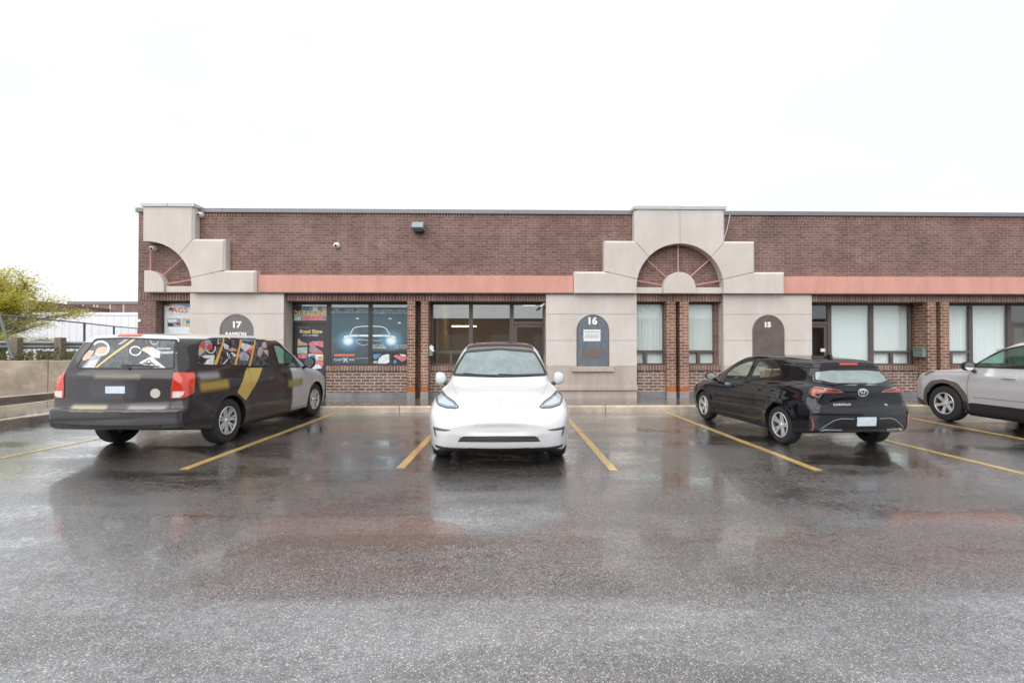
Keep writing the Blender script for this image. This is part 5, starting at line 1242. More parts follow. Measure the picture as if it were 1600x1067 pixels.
CV.patch('license_plate', CV.trace(Z3(rc(412, 502, 560, 556)), 'rear'), 'rear', 'plate_blank', off=.006, back=.01, r=.008)
# lamps on the corners
tl = CV.trace(Z3([(930, 398), (1084, 395), (1078, 548), (1000, 590), (908, 594), (915, 500)]), ('ob', 42))
tw = CV.trace(Z3([(925, 540), (1012, 540), (1000, 572), (975, 586), (920, 588)]), ('ob', 42))
for sgn in (1, -1):
    v = ('ob', 42*sgn); a = [(p[0]*sgn, p[1]) for p in tl]; b2 = [(p[0]*sgn, p[1]) for p in tw]
    o = CV.patch('tail_lamp', fillet(a, .02), v, 'lens_red', off=.008, step=.03); CV.patch('reverse_lamp', fillet(b2, .012), v, 'lens_white', off=.011, step=.03, par=o)
    CV.ring('lamp_rim', fillet(a, .02), .008, v, 'lens_orange', off=.010, par=o)
zb2 = max(p[1] for p in rg)+.028
CV.patch('brake_lamp', [(.17, zb2-.013), (.17, zb2+.013), (-.17, zb2+.013), (-.17, zb2-.013)], 'rear', 'lens_red', off=.012, back=.02)
wb = CV.trace(Z3([(560, 345), (690, 347), (825, 354)]), 'rear'); m0 = MB(); m0.add(*CV.strip(wb, .018, 'rear', 1, .022)); m0.add(*CV.strip(CV.trace(Z3([(545, 342), (600, 372)]), 'rear'), .04, 'rear', 1, .025)); m0.build('rear_wiper', 'black', CV.root)
zb_ = CV.trace(Z3([(500, 812)]), 'rear')[0][1]
CV.seams('bumper_trim', [([(-.93, zb_+.015), (-.5, zb_), (.5, zb_), (.93, zb_+.015)], 'rear', 1)]+[([(-2.50, zb_+.02), (-2.0, zb_+.005)], 'side', sg) for sg in (1, -1)], 'black_trim', .055, off=.006)
CV.seams('panel_seam', [(CV.trace(Z3([(938, 376), (925, 420), (905, 600), (888, 700)]), ('ob', 20)), ('ob', 20), 1)]+[([(-.95, 1.20), (-.97, .75), (-.93, .5)], 'side', sg) for sg in (1, -1)]+[([(.42, 1.20), (.40, .6), (.34, .27)], 'side', sg) for sg in (1, -1)]+[([(1.28, 1.16), (1.33, .8), (1.18, .55), (1.12, .3)], 'side', sg) for sg in (1, -1)]+[([(-2.3, .83), (-2.0, .835), (-1.85, .84)], 'side', sg) for sg in (1, -1)]+[([(1.12, .28), (-1.0, .28)], 'side', sg) for sg in (1, -1)], 'seam', .008)
CV.seams('slide_rail', [([(-2.25, 1.17), (-1.0, 1.165)], 'side', sg) for sg in (1, -1)], 'black_trim', .02)
for sg in (1, -1):
    for x in ((.28,) if sg < 0 else (-.82, .28)): CV.patch('door_handle', [(x-.11, .98), (x+.10, .98), (x+.10, 1.02), (x-.11, 1.02)], 'side', 'van_wrap', sg, off=.03, r=.015)
    CV.mirror(.98, 1.10, 1.215, sg, 'black_trim', (.09, .12, .115), stem=.06)
    CV.patch('headlight', [(sg*.90, .86), (sg*.55, .83), (sg*.55, .70), (sg*.88, .72)], 'front', 'lamp_clear', r=.02)
    CV.patch('mud_flap', [(-1.98, .20), (-1.94, .20), (-1.94, .5), (-1.98, .5)], 'side', 'black_trim', sg, off=.01) if False else None
CV.wheels('cover', .362, .235, .222, .965)
CV.interior([.35, -.75, -1.6], 1.0, .48, seatmat='seat_cloth', wheel_y=.40, w=.70)
CV.finish()

# ================================================================== BLACK HATCHBACK
plain('paint_black', (.004, .006, .009), .05, drops=.05, spec=.6); plain('black_gloss', (.003, .003, .004), .05)
plain('lens_dark', (.34, .02, .015), .12, coat=1.0); plain('lens_pink', (.48, .18, .155), .15, coat=1.0); plain('lens_smoke', (.06, .02, .02), .1, coat=1.0)
spB = dict(len=(-2.115, 2.255), wmax=.90, zmax=1.50, rw=.318, rarch=.352, axles=(-1.32, 1.32),
  top=[(-2.2, .98), (-2.05, 1.02), (-1.8, 1.055), (-1.3, 1.05), (-.5, 1.0), (.3, .955), (.9, .94), (1.3, .905), (1.7, .845), (2.0, .76), (2.15, .68), (2.25, .56)],
  bot=[(-2.2, .36), (-2.0, .31), (-1.7, .24), (-1, .18), (1, .18), (1.6, .18), (2.0, .19), (2.2, .22)],
  nose=[(.1, 2.12), (.2, 2.2), (.35, 2.25), (.5, 2.26), (.9, 2.26)],
  tail=[(.15, -1.95), (.30, -2.06), (.40, -2.10), (.58, -2.115), (.68, -2.09), (.76, -2.035), (.84, -2.02), (.92, -2.035), (.98, -2.02), (1.1, -1.93)],
  plan=[(-2.12, .66), (-2.05, .76), (-1.93, .825), (-1.75, .87), (-1.4, .892), (-1.1, .89), (-.6, .868), (.5, .868), (1.2, .885), (1.6, .87), (1.9, .81), (2.1, .70), (2.25, .48)],
  tuck=[(.1, .09), (.2, .045), (.33, .02), (.5, .0), (.66, .005), (.76, .012), (.85, .035), (.95, .065), (1.05, .12), (1.2, .22)],
  g_top=[(-2.2, .90), (-2.04, 1.0), (-1.90, 1.12), (-1.775, 1.26), (-1.74, 1.36), (-1.68, 1.395), (-1.3, 1.435), (-.7, 1.468), (-.2, 1.472), (.15, 1.44), (.45, 1.345), (.9, 1.13), (1.3, .90), (1.6, .72)],
  g_half=[(.5, .84), (.9, .80), (1.0, .765), (1.1, .725), (1.25, .665), (1.35, .615), (1.48, .55)],
  g_plan=[(-2.1, -.16), (-1.7, -.065), (-1.2, -.02), (-.4, 0), (.5, -.01), (1.1, -.06), (1.5, -.13)],
  g_bow=[(-2, -.13), (-1.2, -.04), (0, 0), (.6, .12), (1.5, .24)],
  bowf=.15, bowr=.16, crown=.04, rcrown=.07, k_sh=.10, k_roof=.10, k_un=.04, flare=((-1.32, .018, .36), (1.32, .012, .36)))
CB = Car('parked_hatchback', 'shiny black compact hatchback, seen from behind, below the sign numbered 15', 'car', (5.18, 8.765, 0), R(93.2), spB, 'paint_black', sc=.955)
Z1 = lambda p: zm(1070, 530, 4.324, p); Z2 = lambda p: zm(1220, 530, 5.927, p)
def T1(p, v='side'): return CB.trace(Z1(p), v)
rgB = CB.trace(Z2([(215, 262), (345, 372), (560, 404), (780, 412), (945, 402)]), 'rear')
zt_ = 1.255; wL = abs(rgB[0][0]); 
gp = [(.58, 1.265), (.67, 1.07), (.40, 1.005), (0, .985)]; gp = gp+[(-a, b) for a, b in gp[::-1][1:]]+[(-.3, 1.292), (.3, 1.292)]
rw_ = CB.glass('rear_window', gp, 'rear', 'car_glass_sky_haze', w=.05, r=.05, frame='black_gloss')
CB.patch('spoiler', fillet([(.64, 1.33), (.60, 1.275), (.3, 1.302), (-.3, 1.302), (-.60, 1.275), (-.64, 1.33), (-.3, 1.358), (.3, 1.358)], .01), 'rear', 'black_gloss', off=.014)
CB.patch('brake_lamp', [(-.15, 1.325), (.15, 1.325), (.15, 1.35), (-.15, 1.35)], 'rear', 'lens_red', off=.022, back=.02)
LB = ('ob', 28)
lb = CB.trace(Z2([(108, 437), (290, 441), (440, 455), (530, 470), (582, 493), (440, 494), (318, 492), (330, 538), (205, 506), (150, 482)]), LB)
lr = CB.trace(Z2([(200, 455), (300, 458), (310, 520), (325, 533), (215, 500)]), LB); l2 = CB.trace(Z2([(330, 465), (440, 470), (520, 486), (330, 486)]), LB); l3 = CB.trace(Z2([(130, 445), (290, 452), (295, 462), (225, 462), (250, 505), (205, 498), (165, 478)]), LB)
for sg in (1, -1):
    v = ('ob', 28*sg); mr_ = lambda q: [(a*sg, b) for a, b, *r in q]
    o = CB.patch('tail_lamp', fillet(mr_(lb), .012), v, 'lens_smoke', off=.005, step=.03); CB.ring('lamp_rim', fillet(mr_(lb), .012), .007, v, 'lens_pink', off=.007, par=o, step=.025)
    CB.patch('lamp_reflector', mr_(l3), v, 'lens_dark', off=.008, par=o, back=.002, step=.03); CB.patch('reverse_lamp', mr_(lr), v, 'lens_pink', off=.007, par=o, back=.002, step=.03); CB.patch('lamp_bar', mr_(l2), v, 'lens_dark', off=.008, par=o, back=.002, step=.03)
rf = CB.trace(Z2([(203, 836), (240, 722), (260, 712), (228, 836)]), LB)
for sg in (1, -1): CB.patch('reflector', [(a*sg, b) for a, b, *r in rf], ('ob', 28*sg), 'lens_red', off=.008)
CB.patch('garnish', fillet([(.62, .735), (.45, .83), (.2, .865), (-.2, .865), (-.45, .83), (-.62, .735), (-.4, .70), (.4, .70)], .03), 'rear', 'black_gloss', off=.004)
em = CB.trace(Z2([(781, 493)]), 'rear')[0]; ex, ez = 0.0, em[1]
mb = MB()
for (cx, cz, a, b, w) in ((0, 0, .078, .054, .012), (0, .018, .050, .026, .009), (0, -.002, .022, .048, .009)):
    mb.add(*CB.strip([(ex+cx+a*math.cos(t), ez+cz+b*math.sin(t)) for t in np.linspace(0, 2*math.pi, 32, endpoint=False)], w, 'rear', 1, .012, .02, True))
mb.build('emblem', 'chrome', CB.root)
def rear_text(car, body, y, z, size, mat, align='LEFT', depth=.003, bold=.004, name='lettering', sx=1.0):
    p, n = car.cast(y, z, 'rear'); o = text(name, body, size, mat, None, (0, 0, 0), (0, 0, 0), depth=depth, bold=bold, align=align, sx=sx)
    zax = n; xax = Vector((0, -1, 0)); xax = (xax-n*xax.dot(n)).normalized(); yax = zax.cross(xax)
    mt = Matrix((xax, yax, zax)).transposed().to_4x4(); mt.translation = p+n*.007; o.data.transform(mt); o.parent = car.root; return o
tx = CB.trace(Z2([(480, 608), (970, 608)]), 'rear')
rear_text(CB, 'COROLLA', tx[0][0], tx[0][1], .046, 'chrome', sx=1.3, bold=.001); rear_text(CB, 'SE', tx[1][0], tx[1][1], .044, 'chrome', 'CENTER', sx=1.2, bold=.001)
pb = CB.trace(Z2(rc(712, 722, 895, 800)), 'rear'); pcx = 0; CB.patch('license_plate', [(.155, pb[2][1]), (-.155, pb[2][1]), (-.155, pb[0][1]), (.155, pb[0][1])], 'rear', 'plate_blank', off=.008, back=.01, r=.008)
CB.patch('diffuser', fillet([(.66, .335), (.50, .47), (.40, .515), (-.40, .515), (-.50, .47), (-.66, .335)], .04), 'rear', 'black_gloss', off=.003)
mb = MB(); mb.add(*CB.strip([(.70, .35), (.60, .43), (.50, .50), (.40, .53), (.20, .525)], .012, 'rear', 1, .008)); mb.add(*CB.strip([(-.70, .35), (-.60, .43), (-.50, .50), (-.40, .53), (-.20, .525)], .012, 'rear', 1, .008)); mb.add(*CB.strip([(.36, .345), (-.36, .345)], .012, 'rear', 1, .008)); mb.build('diffuser_trim', 'galv', CB.root)
for sg in (1, -1): CB.ring('exhaust_trim', [(sg*.68, .325), (sg*.64, .365), (sg*.36, .365), (sg*.40, .325)], .014, 'rear', 'chrome', off=.012, r=.01)
wB = MB(); wB.add(*CB.strip([(-.02, 1.035), (.15, 1.045), (.46, 1.035)], .016, 'rear', 1, .022)); wB.add(*CB.strip([(-.10, 1.03), (.06, 1.03)], .04, 'rear', 1, .028)); wB.build('rear_wiper', 'black', CB.root)
fw = T1([(258, 275), (292, 222), (340, 183), (400, 155), (484, 133), (436, 232), (412, 268)]); rwn = T1([(440, 268), (500, 142), (560, 138), (614, 150), (650, 198), (656, 246), (575, 264)])
for sg in (1, -1):
    CB.glass('side_window', fw, 'side', 'car_glass', sg, w=.022, r=.02); g2 = CB.glass('side_window', rwn, 'side', 'car_glass', sg, w=.022, r=.02)
    CB.seams('window_bar', [(T1([(578, 264), (616, 158)]), 'side', sg)], 'black_trim', .028, par=g2, off=.010)
    CB.mirror(.78, .985, 1.0, sg, 'paint_black', (.085, .105, .075), stem=.05)
    for x in (-.62, .28): CB.patch('door_handle', [(x-.11, .835), (x+.09, .835), (x+.09, .862), (x-.11, .862)], 'side', 'paint_black', sg, off=.028, r=.012)
    CB.patch('headlight', [(sg*.80, .70), (sg*.45, .68), (sg*.40, .61), (sg*.78, .60)], 'front', 'lamp_clear', r=.02)
    CB.patch('pillar_trim', T1([(650, 160), (700, 165), (704, 250), (668, 262), (660, 240), (655, 190)]), 'side', 'black_gloss', sg, off=.003, r=.02)
CB.glass('windshield', [(-.72, .965), (-.53, 1.33), (0, 1.37), (.53, 1.33), (.72, .965), (0, .935)], 'front', 'car_glass', w=.035)
CB.seams('panel_seam', [([(.73, .93), (.80, .70), (.72, .40), (.66, .24)], 'side', sg) for sg in (1, -1)]+[([(-.17, .99), (-.17, .5), (-.22, .24)], 'side', sg) for sg in (1, -1)]+[([(-1.12, 1.03), (-1.03, .85), (-.93, .6), (-.90, .5)], 'side', sg) for sg in (1, -1)]+[([(.66, .235), (-.90, .235)], 'side', sg) for sg in (1, -1)]+[(CB.trace(Z2([(120, 240), (235, 355), (245, 395), (285, 440)]), ('ob', 28)), ('ob', 28), 1)]+[([(-a, b) for a, b in CB.trace(Z2([(120, 240), (235, 355), (245, 395), (285, 440)]), ('ob', 28))], ('ob', -28), 1)]+[(CB.trace(Z2([(480, 560), (390, 585), (300, 640), (265, 700)]), LB), LB, 1)], 'seam', .008)
CB.seams('bumper_edge', [([(.76, .655), (.5, .64), (-.5, .64), (-.76, .655)], 'rear', 1)], 'black', .012, off=.003)
ap, an = CB.cast(-1.30, 0, 'top')
CB_f = MB().prism([(-1.42, ap.z-.01), (-1.22, ap.z), (-1.36, ap.z+.06), (-1.40, ap.z+.06)], -.018, .018, 'y').build('antenna', 'paint_black', CB.root, bevel=.008)
CB.wheels('twin5', .318, .205, .205, .868)
CB.interior([.05, -.80], .62, .28, wheel_y=.36, seatmat='seat_light', w=.62)
CB.finish()
# ================================================================== SILVER SPORT UTILITY, partly out of the frame
plain('paint_silver', (.60, .61, .64), .32, .35, coat=.8, drops=.06)
spS = dict(len=(-2.32, 2.275), wmax=.93, zmax=1.70, rw=.362, rarch=.425, axles=(-1.345, 1.345),
  top=[(-2.4, 1.10), (-2.0, 1.15), (-1.0, 1.14), (0, 1.11), (.8, 1.10), (1.2, 1.10), (1.6, 1.075), (1.9, 1.03), (2.1, .97), (2.22, .87), (2.3, .74)],
  bot=[(-2.4, .42), (-2.1, .34), (-1.7, .26), (-1, .20), (1, .20), (1.7, .24), (2.1, .28), (2.3, .34)],
  nose=[(.15, 2.12), (.3, 2.23), (.5, 2.275), (.75, 2.28), (.9, 2.26), (1.05, 2.2)],
  tail=[(.2, -2.15), (.4, -2.30), (.6, -2.32), (.8, -2.28), (1.1, -2.24), (1.3, -2.18)],
  plan=[(-2.32, .74), (-2.2, .84), (-2.0, .89), (-1.6, .915), (-1.2, .915), (-.5, .90), (.5, .90), (1.1, .915), (1.6, .915), (1.9, .88), (2.1, .80), (2.2, .72), (2.28, .58)],
  tuck=[(.1, .10), (.22, .06), (.35, .025), (.5, .01), (.72, .0), (.85, .012), (.95, .02), (1.05, .06), (1.15, .10), (1.3, .17)],
  g_top=[(-2.5, 1.60), (-2.1, 1.63), (-1.6, 1.67), (-.8, 1.69), (-.2, 1.685), (.15, 1.65), (.4, 1.56), (.8, 1.33), (1.15, 1.10), (1.4, .95), (1.8, .7)],
  g_half=[(.5, .87), (1.0, .85), (1.12, .82), (1.3, .765), (1.5, .70), (1.6, .665), (1.7, .62)],
  g_plan=[(-2.3, -.10), (-1.7, -.02), (-1.0, 0), (.3, 0), (.9, -.04), (1.4, -.10)],
  g_bow=[(-2.3, -.12), (-1.2, -.02), (0, 0), (.6, .10), (1.5, .18)],
  g_tail=[(.5, -2.25), (1.1, -2.24), (1.3, -2.14), (1.5, -2.0), (1.62, -1.98), (1.75, -1.95)],
  bowf=.13, bowr=.10, crown=.035, rcrown=.06, k_sh=.09, k_roof=.11, k_un=.03, flare=((-1.345, .016, .43), (1.345, .016, .43)))
CS = Car('parked_suv', 'silver sport utility with dark wheel arches, rightmost car, nose to the building', 'car', (10.17, 8.36, 0), R(90), spS, 'paint_silver')
Z9 = lambda p: zm(1400, 520, 6.67, p)
hlS = CS.trace(Z9([(296, 442), (312, 416), (345, 402), (412, 400), (395, 412), (350, 425), (322, 446)]), ('ob', 225))
def hexring(cx, ro, ri, z0, nm='arch_cladding'):
    rw = spS['rw']
    outp = [(cx+ro*1.04*math.cos(a)*k, rw+ro*math.sin(a)*k) for a, k in ((R(-8), 1.0), (R(28), 1.03), (R(58), 1.06), (R(90), 1.0), (R(122), 1.06), (R(152), 1.03), (R(188), 1.0))]
    outp = fillet(outp, .07, closed=False); inn = [(cx+ri*math.cos(a), rw+ri*math.sin(a)) for a in np.linspace(R(188), R(-8), 26)]
    return outp+inn
for sg in (1, -1):
    for cx in (-1.345, 1.345): CS.patch('arch_cladding', hexring(cx, .505, .428, 0), 'side', 'frame_brown', sg, off=.012, step=.035)
    CS.patch('side_cladding', fillet([(.88, .40), (.80, .44), (-.80, .44), (-.90, .40), (-.86, .22), (.86, .22)], .02), 'side', 'black_trim', sg, off=.010)
    CS.patch('bumper_cladding', fillet([(2.28, .42), (2.0, .40), (1.84, .36), (1.82, .27), (2.3, .25)], .02), 'side', 'black_trim', sg, off=.010)
    CS.glass('side_window', [(.90, 1.135), (.98, 1.15), (.35, 1.50), (-.02, 1.585), (-.16, 1.59), (-.16, 1.145)], 'side', 'green_glass', sg, w=.025)
    CS.glass('side_window', [(-.20, 1.145), (-.20, 1.59), (-.9, 1.585), (-1.10, 1.48), (-1.16, 1.17)], 'side', 'dark_glass', sg, w=.025)
    CS.glass('side_window', [(-1.22, 1.18), (-1.17, 1.46), (-1.05, 1.575), (-1.6, 1.54), (-1.80, 1.38), (-1.62, 1.22)], 'side', 'dark_glass', sg, w=.025)
    CS.mirror(.72, 1.02, 1.165, sg, 'black_trim', (.09, .115, .095), stem=.05)
    for x in (.12, -.88): CS.patch('door_handle', [(x-.13, .955), (x+.11, .955), (x+.11, .99), (x-.13, .99)], 'side', 'paint_silver', sg, off=.032, r=.014)
    CS.patch('headlight', [(a*sg, b) for a, b in hlS], ('ob', 180+45*sg), 'lamp_clear', off=.006, r=.01, step=.03)
    CS.patch('tail_lamp', [(-2.26, 1.05), (-1.9, 1.08), (-1.95, .96), (-2.26, .93)], 'side', 'lens_red', sg, off=.006, r=.01)
    CS.patch('mud_flap', [(.90, .20), (.93, .46), (.87, .46), (.84, .20)], 'side', 'black_trim', sg, off=.02)
    CS.patch('rocker_lip', [(.85, .20), (-.85, .20), (-.85, .235), (.85, .235)], 'side', 'black', sg, off=.014)
CS.glass('windshield', [(-.76, 1.13), (-.60, 1.58), (0, 1.62), (.60, 1.58), (.76, 1.13), (0, 1.09)], 'front', 'green_glass', w=.04)
CS.seams('panel_seam', [([(.82, 1.10), (.86, .80), (.84, .45)], 'side', sg) for sg in (1, -1)]+[([(-.18, 1.12), (-.18, .45)], 'side', sg) for sg in (1, -1)]+[([(.75, .55), (-.75, .57)], 'side', sg) for sg in (1, -1)], 'seam', .007)
CS.seams('hood_seam', [([(2.1, .90), (1.6, 1.0), (1.1, 1.03), (.86, 1.04)], 'side', sg) for sg in (1, -1)], 'seam', .006)
for sg in (1, -1):
    pts = [CS.cast(x, sg*.60, 'top')[0]+Vector((0, 0, .035)) for x in np.linspace(-1.7, .1, 12)]
    MB().tube([tuple(p) for p in pts], .016, 8).build('roof_rail', 'galv', CS.root, smooth=True)
CS.wheels('six', .362, .235, .222, .925)
CS.interior([.10, -.75], .80, .46, wheel_y=.38, w=.66)
CS.finish()
# ================================================================== LEFT BACKGROUND
wlp = [(-24.5, 13.2), (-18.0, 16.5), (-16.4, 17.3), (-8.0, 21.5), (-4, 23.5)]
mbw = MB()
for i in range(len(wlp)-1):
    a, b = Vector(wlp[i]), Vector(wlp[i+1]); t = (b-a).normalized(); n = Vector((-t.y, t.x))
    n_s = max(1, round((b-a).length/2.6))
    for k in range(n_s):
        p, q = a+(b-a)*k/n_s+t*.006, a+(b-a)*(k+1)/n_s-t*.006
        mbw.prism([tuple(p), tuple(q), tuple(q+n*.35), tuple(p+n*.35)], 0, 1.04+.006*((k+i) % 2), 'z')
thing(mbw, 'retaining_wall', 'retaining', 'low stained concrete retaining wall along the left edge of the lot', 'wall', bevel=.015)
def weeds():
    rnd = random.Random(5); mb = MB()
    for i in range(2600):
        t = rnd.random(); x = -30+t*26; yy = 16.5+(x+18)*.5+1.0+rnd.random()**1.5*4
        h = rnd.uniform(.1, .5); z0 = 1.0 if yy < 90 else 0
        for k in range(2):
            a = rnd.random()*6.28; w = rnd.uniform(.04, .12); c, s = math.cos(a), math.sin(a)
            zc_ = z0+h*rnd.random(); dx, dy, dz = rnd.uniform(-.1, .1), rnd.uniform(-.1, .1), rnd.uniform(.05, .2)
            mb.add([(x, yy, zc_), (x+c*w, yy+s*w, zc_+.02), (x+c*w*.6+dx, yy+s*w*.6+dy, zc_+dz)], [(0, 1, 2)])
    return mb
def leafmat(name, c1, c2, c3):
    m, nt, b = newmat(name); g = N(nt, 'ShaderNodeNewGeometry')
    n = noise(nt, g.outputs['Position'], 2.2, 3)
    c = mixcol(nt, g.outputs['Random Per Island'], c1, c2); c = mixcol(nt, rampn(nt, n, .35, .7), c, c3)
    L(nt, c, b.inputs['Base Color']); b.inputs['Roughness'].default_value = .6
    t = N(nt, 'ShaderNodeBsdfTranslucent'); L(nt, c, t.inputs[0]); mx = N(nt, 'ShaderNodeMixShader'); mx.inputs[0].default_value = .35
    o = nt.nodes['Material Output']; L(nt, b.outputs[0], mx.inputs[1]); L(nt, t.outputs[0], mx.inputs[2]); L(nt, mx.outputs[0], o.inputs[0])
leafmat('leaf_yellow', (.44, .44, .08), (.74, .66, .20), (.55, .53, .10)); leafmat('leaf_weed', (.06, .075, .03), (.16, .15, .06), (.25, .24, .09))
leafmat('leaf_dark', (.03, .045, .02), (.06, .075, .035), (.09, .10, .05))
w = weeds().build('ground_cover', 'leaf_weed', merge=False); w['kind'] = 'stuff'
t0, t1 = Vector((-30, 11.0)), Vector((-3, 24.5))
struct(MB().prism([(-44, 3.9), (-24.7, 13.5), (-18.1, 16.86), (-8.1, 21.86), (-4.0, 23.9), (-4, 26), (-8, 25.6), (-17, 21.6), (-26, 18), (-44, 10)], .05, 1.0, 'z'), 'verge', 'earth')
# guard rail
gd = Vector((1.6, .62)).normalized(); g0 = onY(26, 540, 18.0); gA = Vector((g0.x, g0.y))
gr = root('guard_rail', (gA.x, gA.y, 1.0), 'galvanised steel guard rail on square timber posts above the retaining wall', 'guard rail')
g1_ = onY(94, 540, 19.0); step = Vector((g1_.x, g1_.y))-gA; n2 = Vector((-step.y, step.x)).normalized()
for k in range(-3, 6):
    p = gA+step*k; q = p-n2*.0
    sub(MB().prism([(q.x-.14, q.y-.12), (q.x+.14, q.y-.12), (q.x+.14, q.y+.12), (q.x-.14, q.y+.12)], .95, 1.89+.02*(k % 2), 'z'), 'post', 'timber', gr, bevel=.015)
mbr = MB(); prof = [(0, 1.46), (-.05, 1.49), (-.08, 1.53), (-.05, 1.58), (0, 1.61), (-.05, 1.64), (-.08, 1.69), (-.05, 1.73), (0, 1.76)]
A_, B_ = gA+step*-3.2, gA+step*5.2; off = n2*.2; vs = []
for P_ in (A_, B_):
    for o_, z in prof: q = P_+off+n2*o_; vs.append((q.x, q.y, z))
k = len(prof); mbr.add(vs, [(i, i+1, k+i+1, k+i) for i in range(k-1)])
sub(mbr, 'rail', 'galv', gr, smooth='full')
# chain link fence
def fence():
    pts = [Vector((-21.6, 19.6)), Vector((-24.4, 26.7)), Vector((-27.0, 32.9)), Vector((-30.0, 40.0))]
    pts = [Vector((onY(0, 493, 19.8).x, 19.8)), Vector((onY(132, 505.5, 26.7).x, 26.7)), Vector((onY(178, 512, 31).x, 31)), Vector((onY(216, 516, 34.6).x, 34.6))]
    r = root('chain_link_fence', (pts[0].x, pts[0].y, .9), 'grey chain link fence with a thin top rail running back past the white trailer', 'fence')
    for i, p in enumerate(pts[1:]): sub(MB().tube([(p.x, p.y, 0), (p.x, p.y, 2.88)], .055, 8), 'post', 'fence_grey', r, smooth=True)
    sub(MB().tube([(p.x, p.y, 2.86) for p in pts], .04, 6), 'top_rail', 'fence_grey', r, smooth=True)
    p0 = onY(20, 561, 17.3); p1 = onY(0, 497, 17.6)
    sub(MB().tube([(p1.x-.03, 17.6, p1.z+.15), (p0.x, 17.3, p0.z)], .045, 8), 'brace', 'fence_grey', r, smooth=True)
    mb = MB(); s = .11
    for i in range(len(pts)-1):
        a, b = pts[i], pts[i+1]; ln = (b-a).length; n = int(ln/s)
        for k in range(n+18):
            for sg in (1, -1):
                t0 = k if sg > 0 else k-17
                x0, z0 = t0*s, 1.0; x1, z1 = x0+sg*18*s*-1 if sg > 0 else x0+18*s, 2.85
                # clip to the panel
                def cl(x0, z0, x1, z1):
                    out = []
                    for (xa, za, xb, zb) in ((x0, z0, x1, z1), (x1, z1, x0, z0)):
                        if xa < 0: f = (0-xa)/(xb-xa) if xb != xa else 0; za += f*(zb-za); xa = 0
                        if xa > ln: f = (ln-xa)/(xb-xa) if xb != xa else 0; za += f*(zb-za); xa = ln
                        out.append((xa, za))
                    return out
                if max(x0, x1) <= 0 or min(x0, x1) >= ln: continue
                (xa, za), (xb, zb) = cl(x0, z0, x1, z1)
                pa, pb = a+(b-a)*(xa/ln), a+(b-a)*(xb/ln)
                w = .003; mb.add([(pa.x, pa.y, za-w), (pb.x, pb.y, zb-w), (pb.x, pb.y, zb+w), (pa.x, pa.y, za+w)], [(0, 1, 2, 3)])
    sub(mb, 'mesh', 'galv', r, merge=False)
fence()
# white trailer
q0, q1 = onY(28, 488, 35), onY(210, 488, 35)
tr = root('semi_trailer', (q0.x+6, 36, 0), 'long white box trailer parked beyond the guard rail', 'trailer')
X0, X1, Zt, Zb = q0.x, q0.x+14.6, q0.z, 1.25
mb = MB().box(X0, X1, 35, 37.5, Zb, Zt-.22); sub(mb, 'box', 'trailer', tr, bevel=.02)
mb = MB()
for k in range(1, 28): mb.box(X0+k*.53-.012, X0+k*.53+.012, 34.988, 35.0, Zb+.12, Zt-.24)
sub(mb, 'rib', 'trailer_rail', tr)
sub(MB().box(X0-.02, X1+.02, 34.97, 37.52, Zt-.22, Zt), 'top_rail', 'trailer', tr, bevel=.02)
sub(MB().box(X0, X1, 34.985, 34.998, Zt-.245, Zt-.225).box(X0, X1, 34.98, 35, Zb-.05, Zb+.1), 'side_rail', 'trailer_rail', tr)
sub(MB().box(X0-.03, X0+.14, 34.95, 35.03, Zb, Zt-.02), 'corner_post', 'white', tr, bevel=.01)
for xw in (X0+1.2, X0+2.5):
    for yw in (35.1, 36.9): sub(MB().lathe([(.001, yw), (.3, yw), (.5, yw+.03), (.52, yw+.1), (.5, yw+.25), (.001, yw+.28)], (xw, 0, .52), 'y', 24), 'wheel', 'rubber', tr, smooth=True)
sub(MB().box(X0+12.2, X0+12.4, 35.3, 35.5, 0, Zb).box(X0+12.2, X0+12.4, 37, 37.2, 0, Zb), 'landing_leg', 'galv', tr)
sub(MB().box(X0+.6, X1-.5, 35.5, 37, Zb-.25, Zb), 'chassis', 'black_trim', tr)
# far brick building
c0, c1 = onY(107, 471, 62), onY(225, 471, 62)
fb = root('far_building', (c0.x+10, 62, 0), 'distant dark brick warehouse with pale vertical strips showing above the white trailer', 'building')
sub(MB().box(c0.x, c0.x+40, 62, 90, 0, c0.z-.35), 'wall', 'brick_far', fb)
sub(MB().box(c0.x-.1, c0.x+40, 61.9, 90, c0.z-.35, c0.z), 'coping', 'coping', fb)
mb = MB()
for px in (110, 129.5, 147, 152, 172, 193): x = onY(px, 480, 61.95).x; mb.box(x-.10, x+.10, 61.95, 62, 1, c0.z-.36)
sub(mb, 'strip', 'strip_pale', fb)
l0 = onY(60, 466, 50)
fb2 = sub(MB().prism([(c0.x, 62), (c0.x-.01, 90), (l0.x-6, 90), (l0.x-1, 50)], 0, onY(75, 467, 50).z-.1, 'z'), 'wing', 'brick_far', fb)
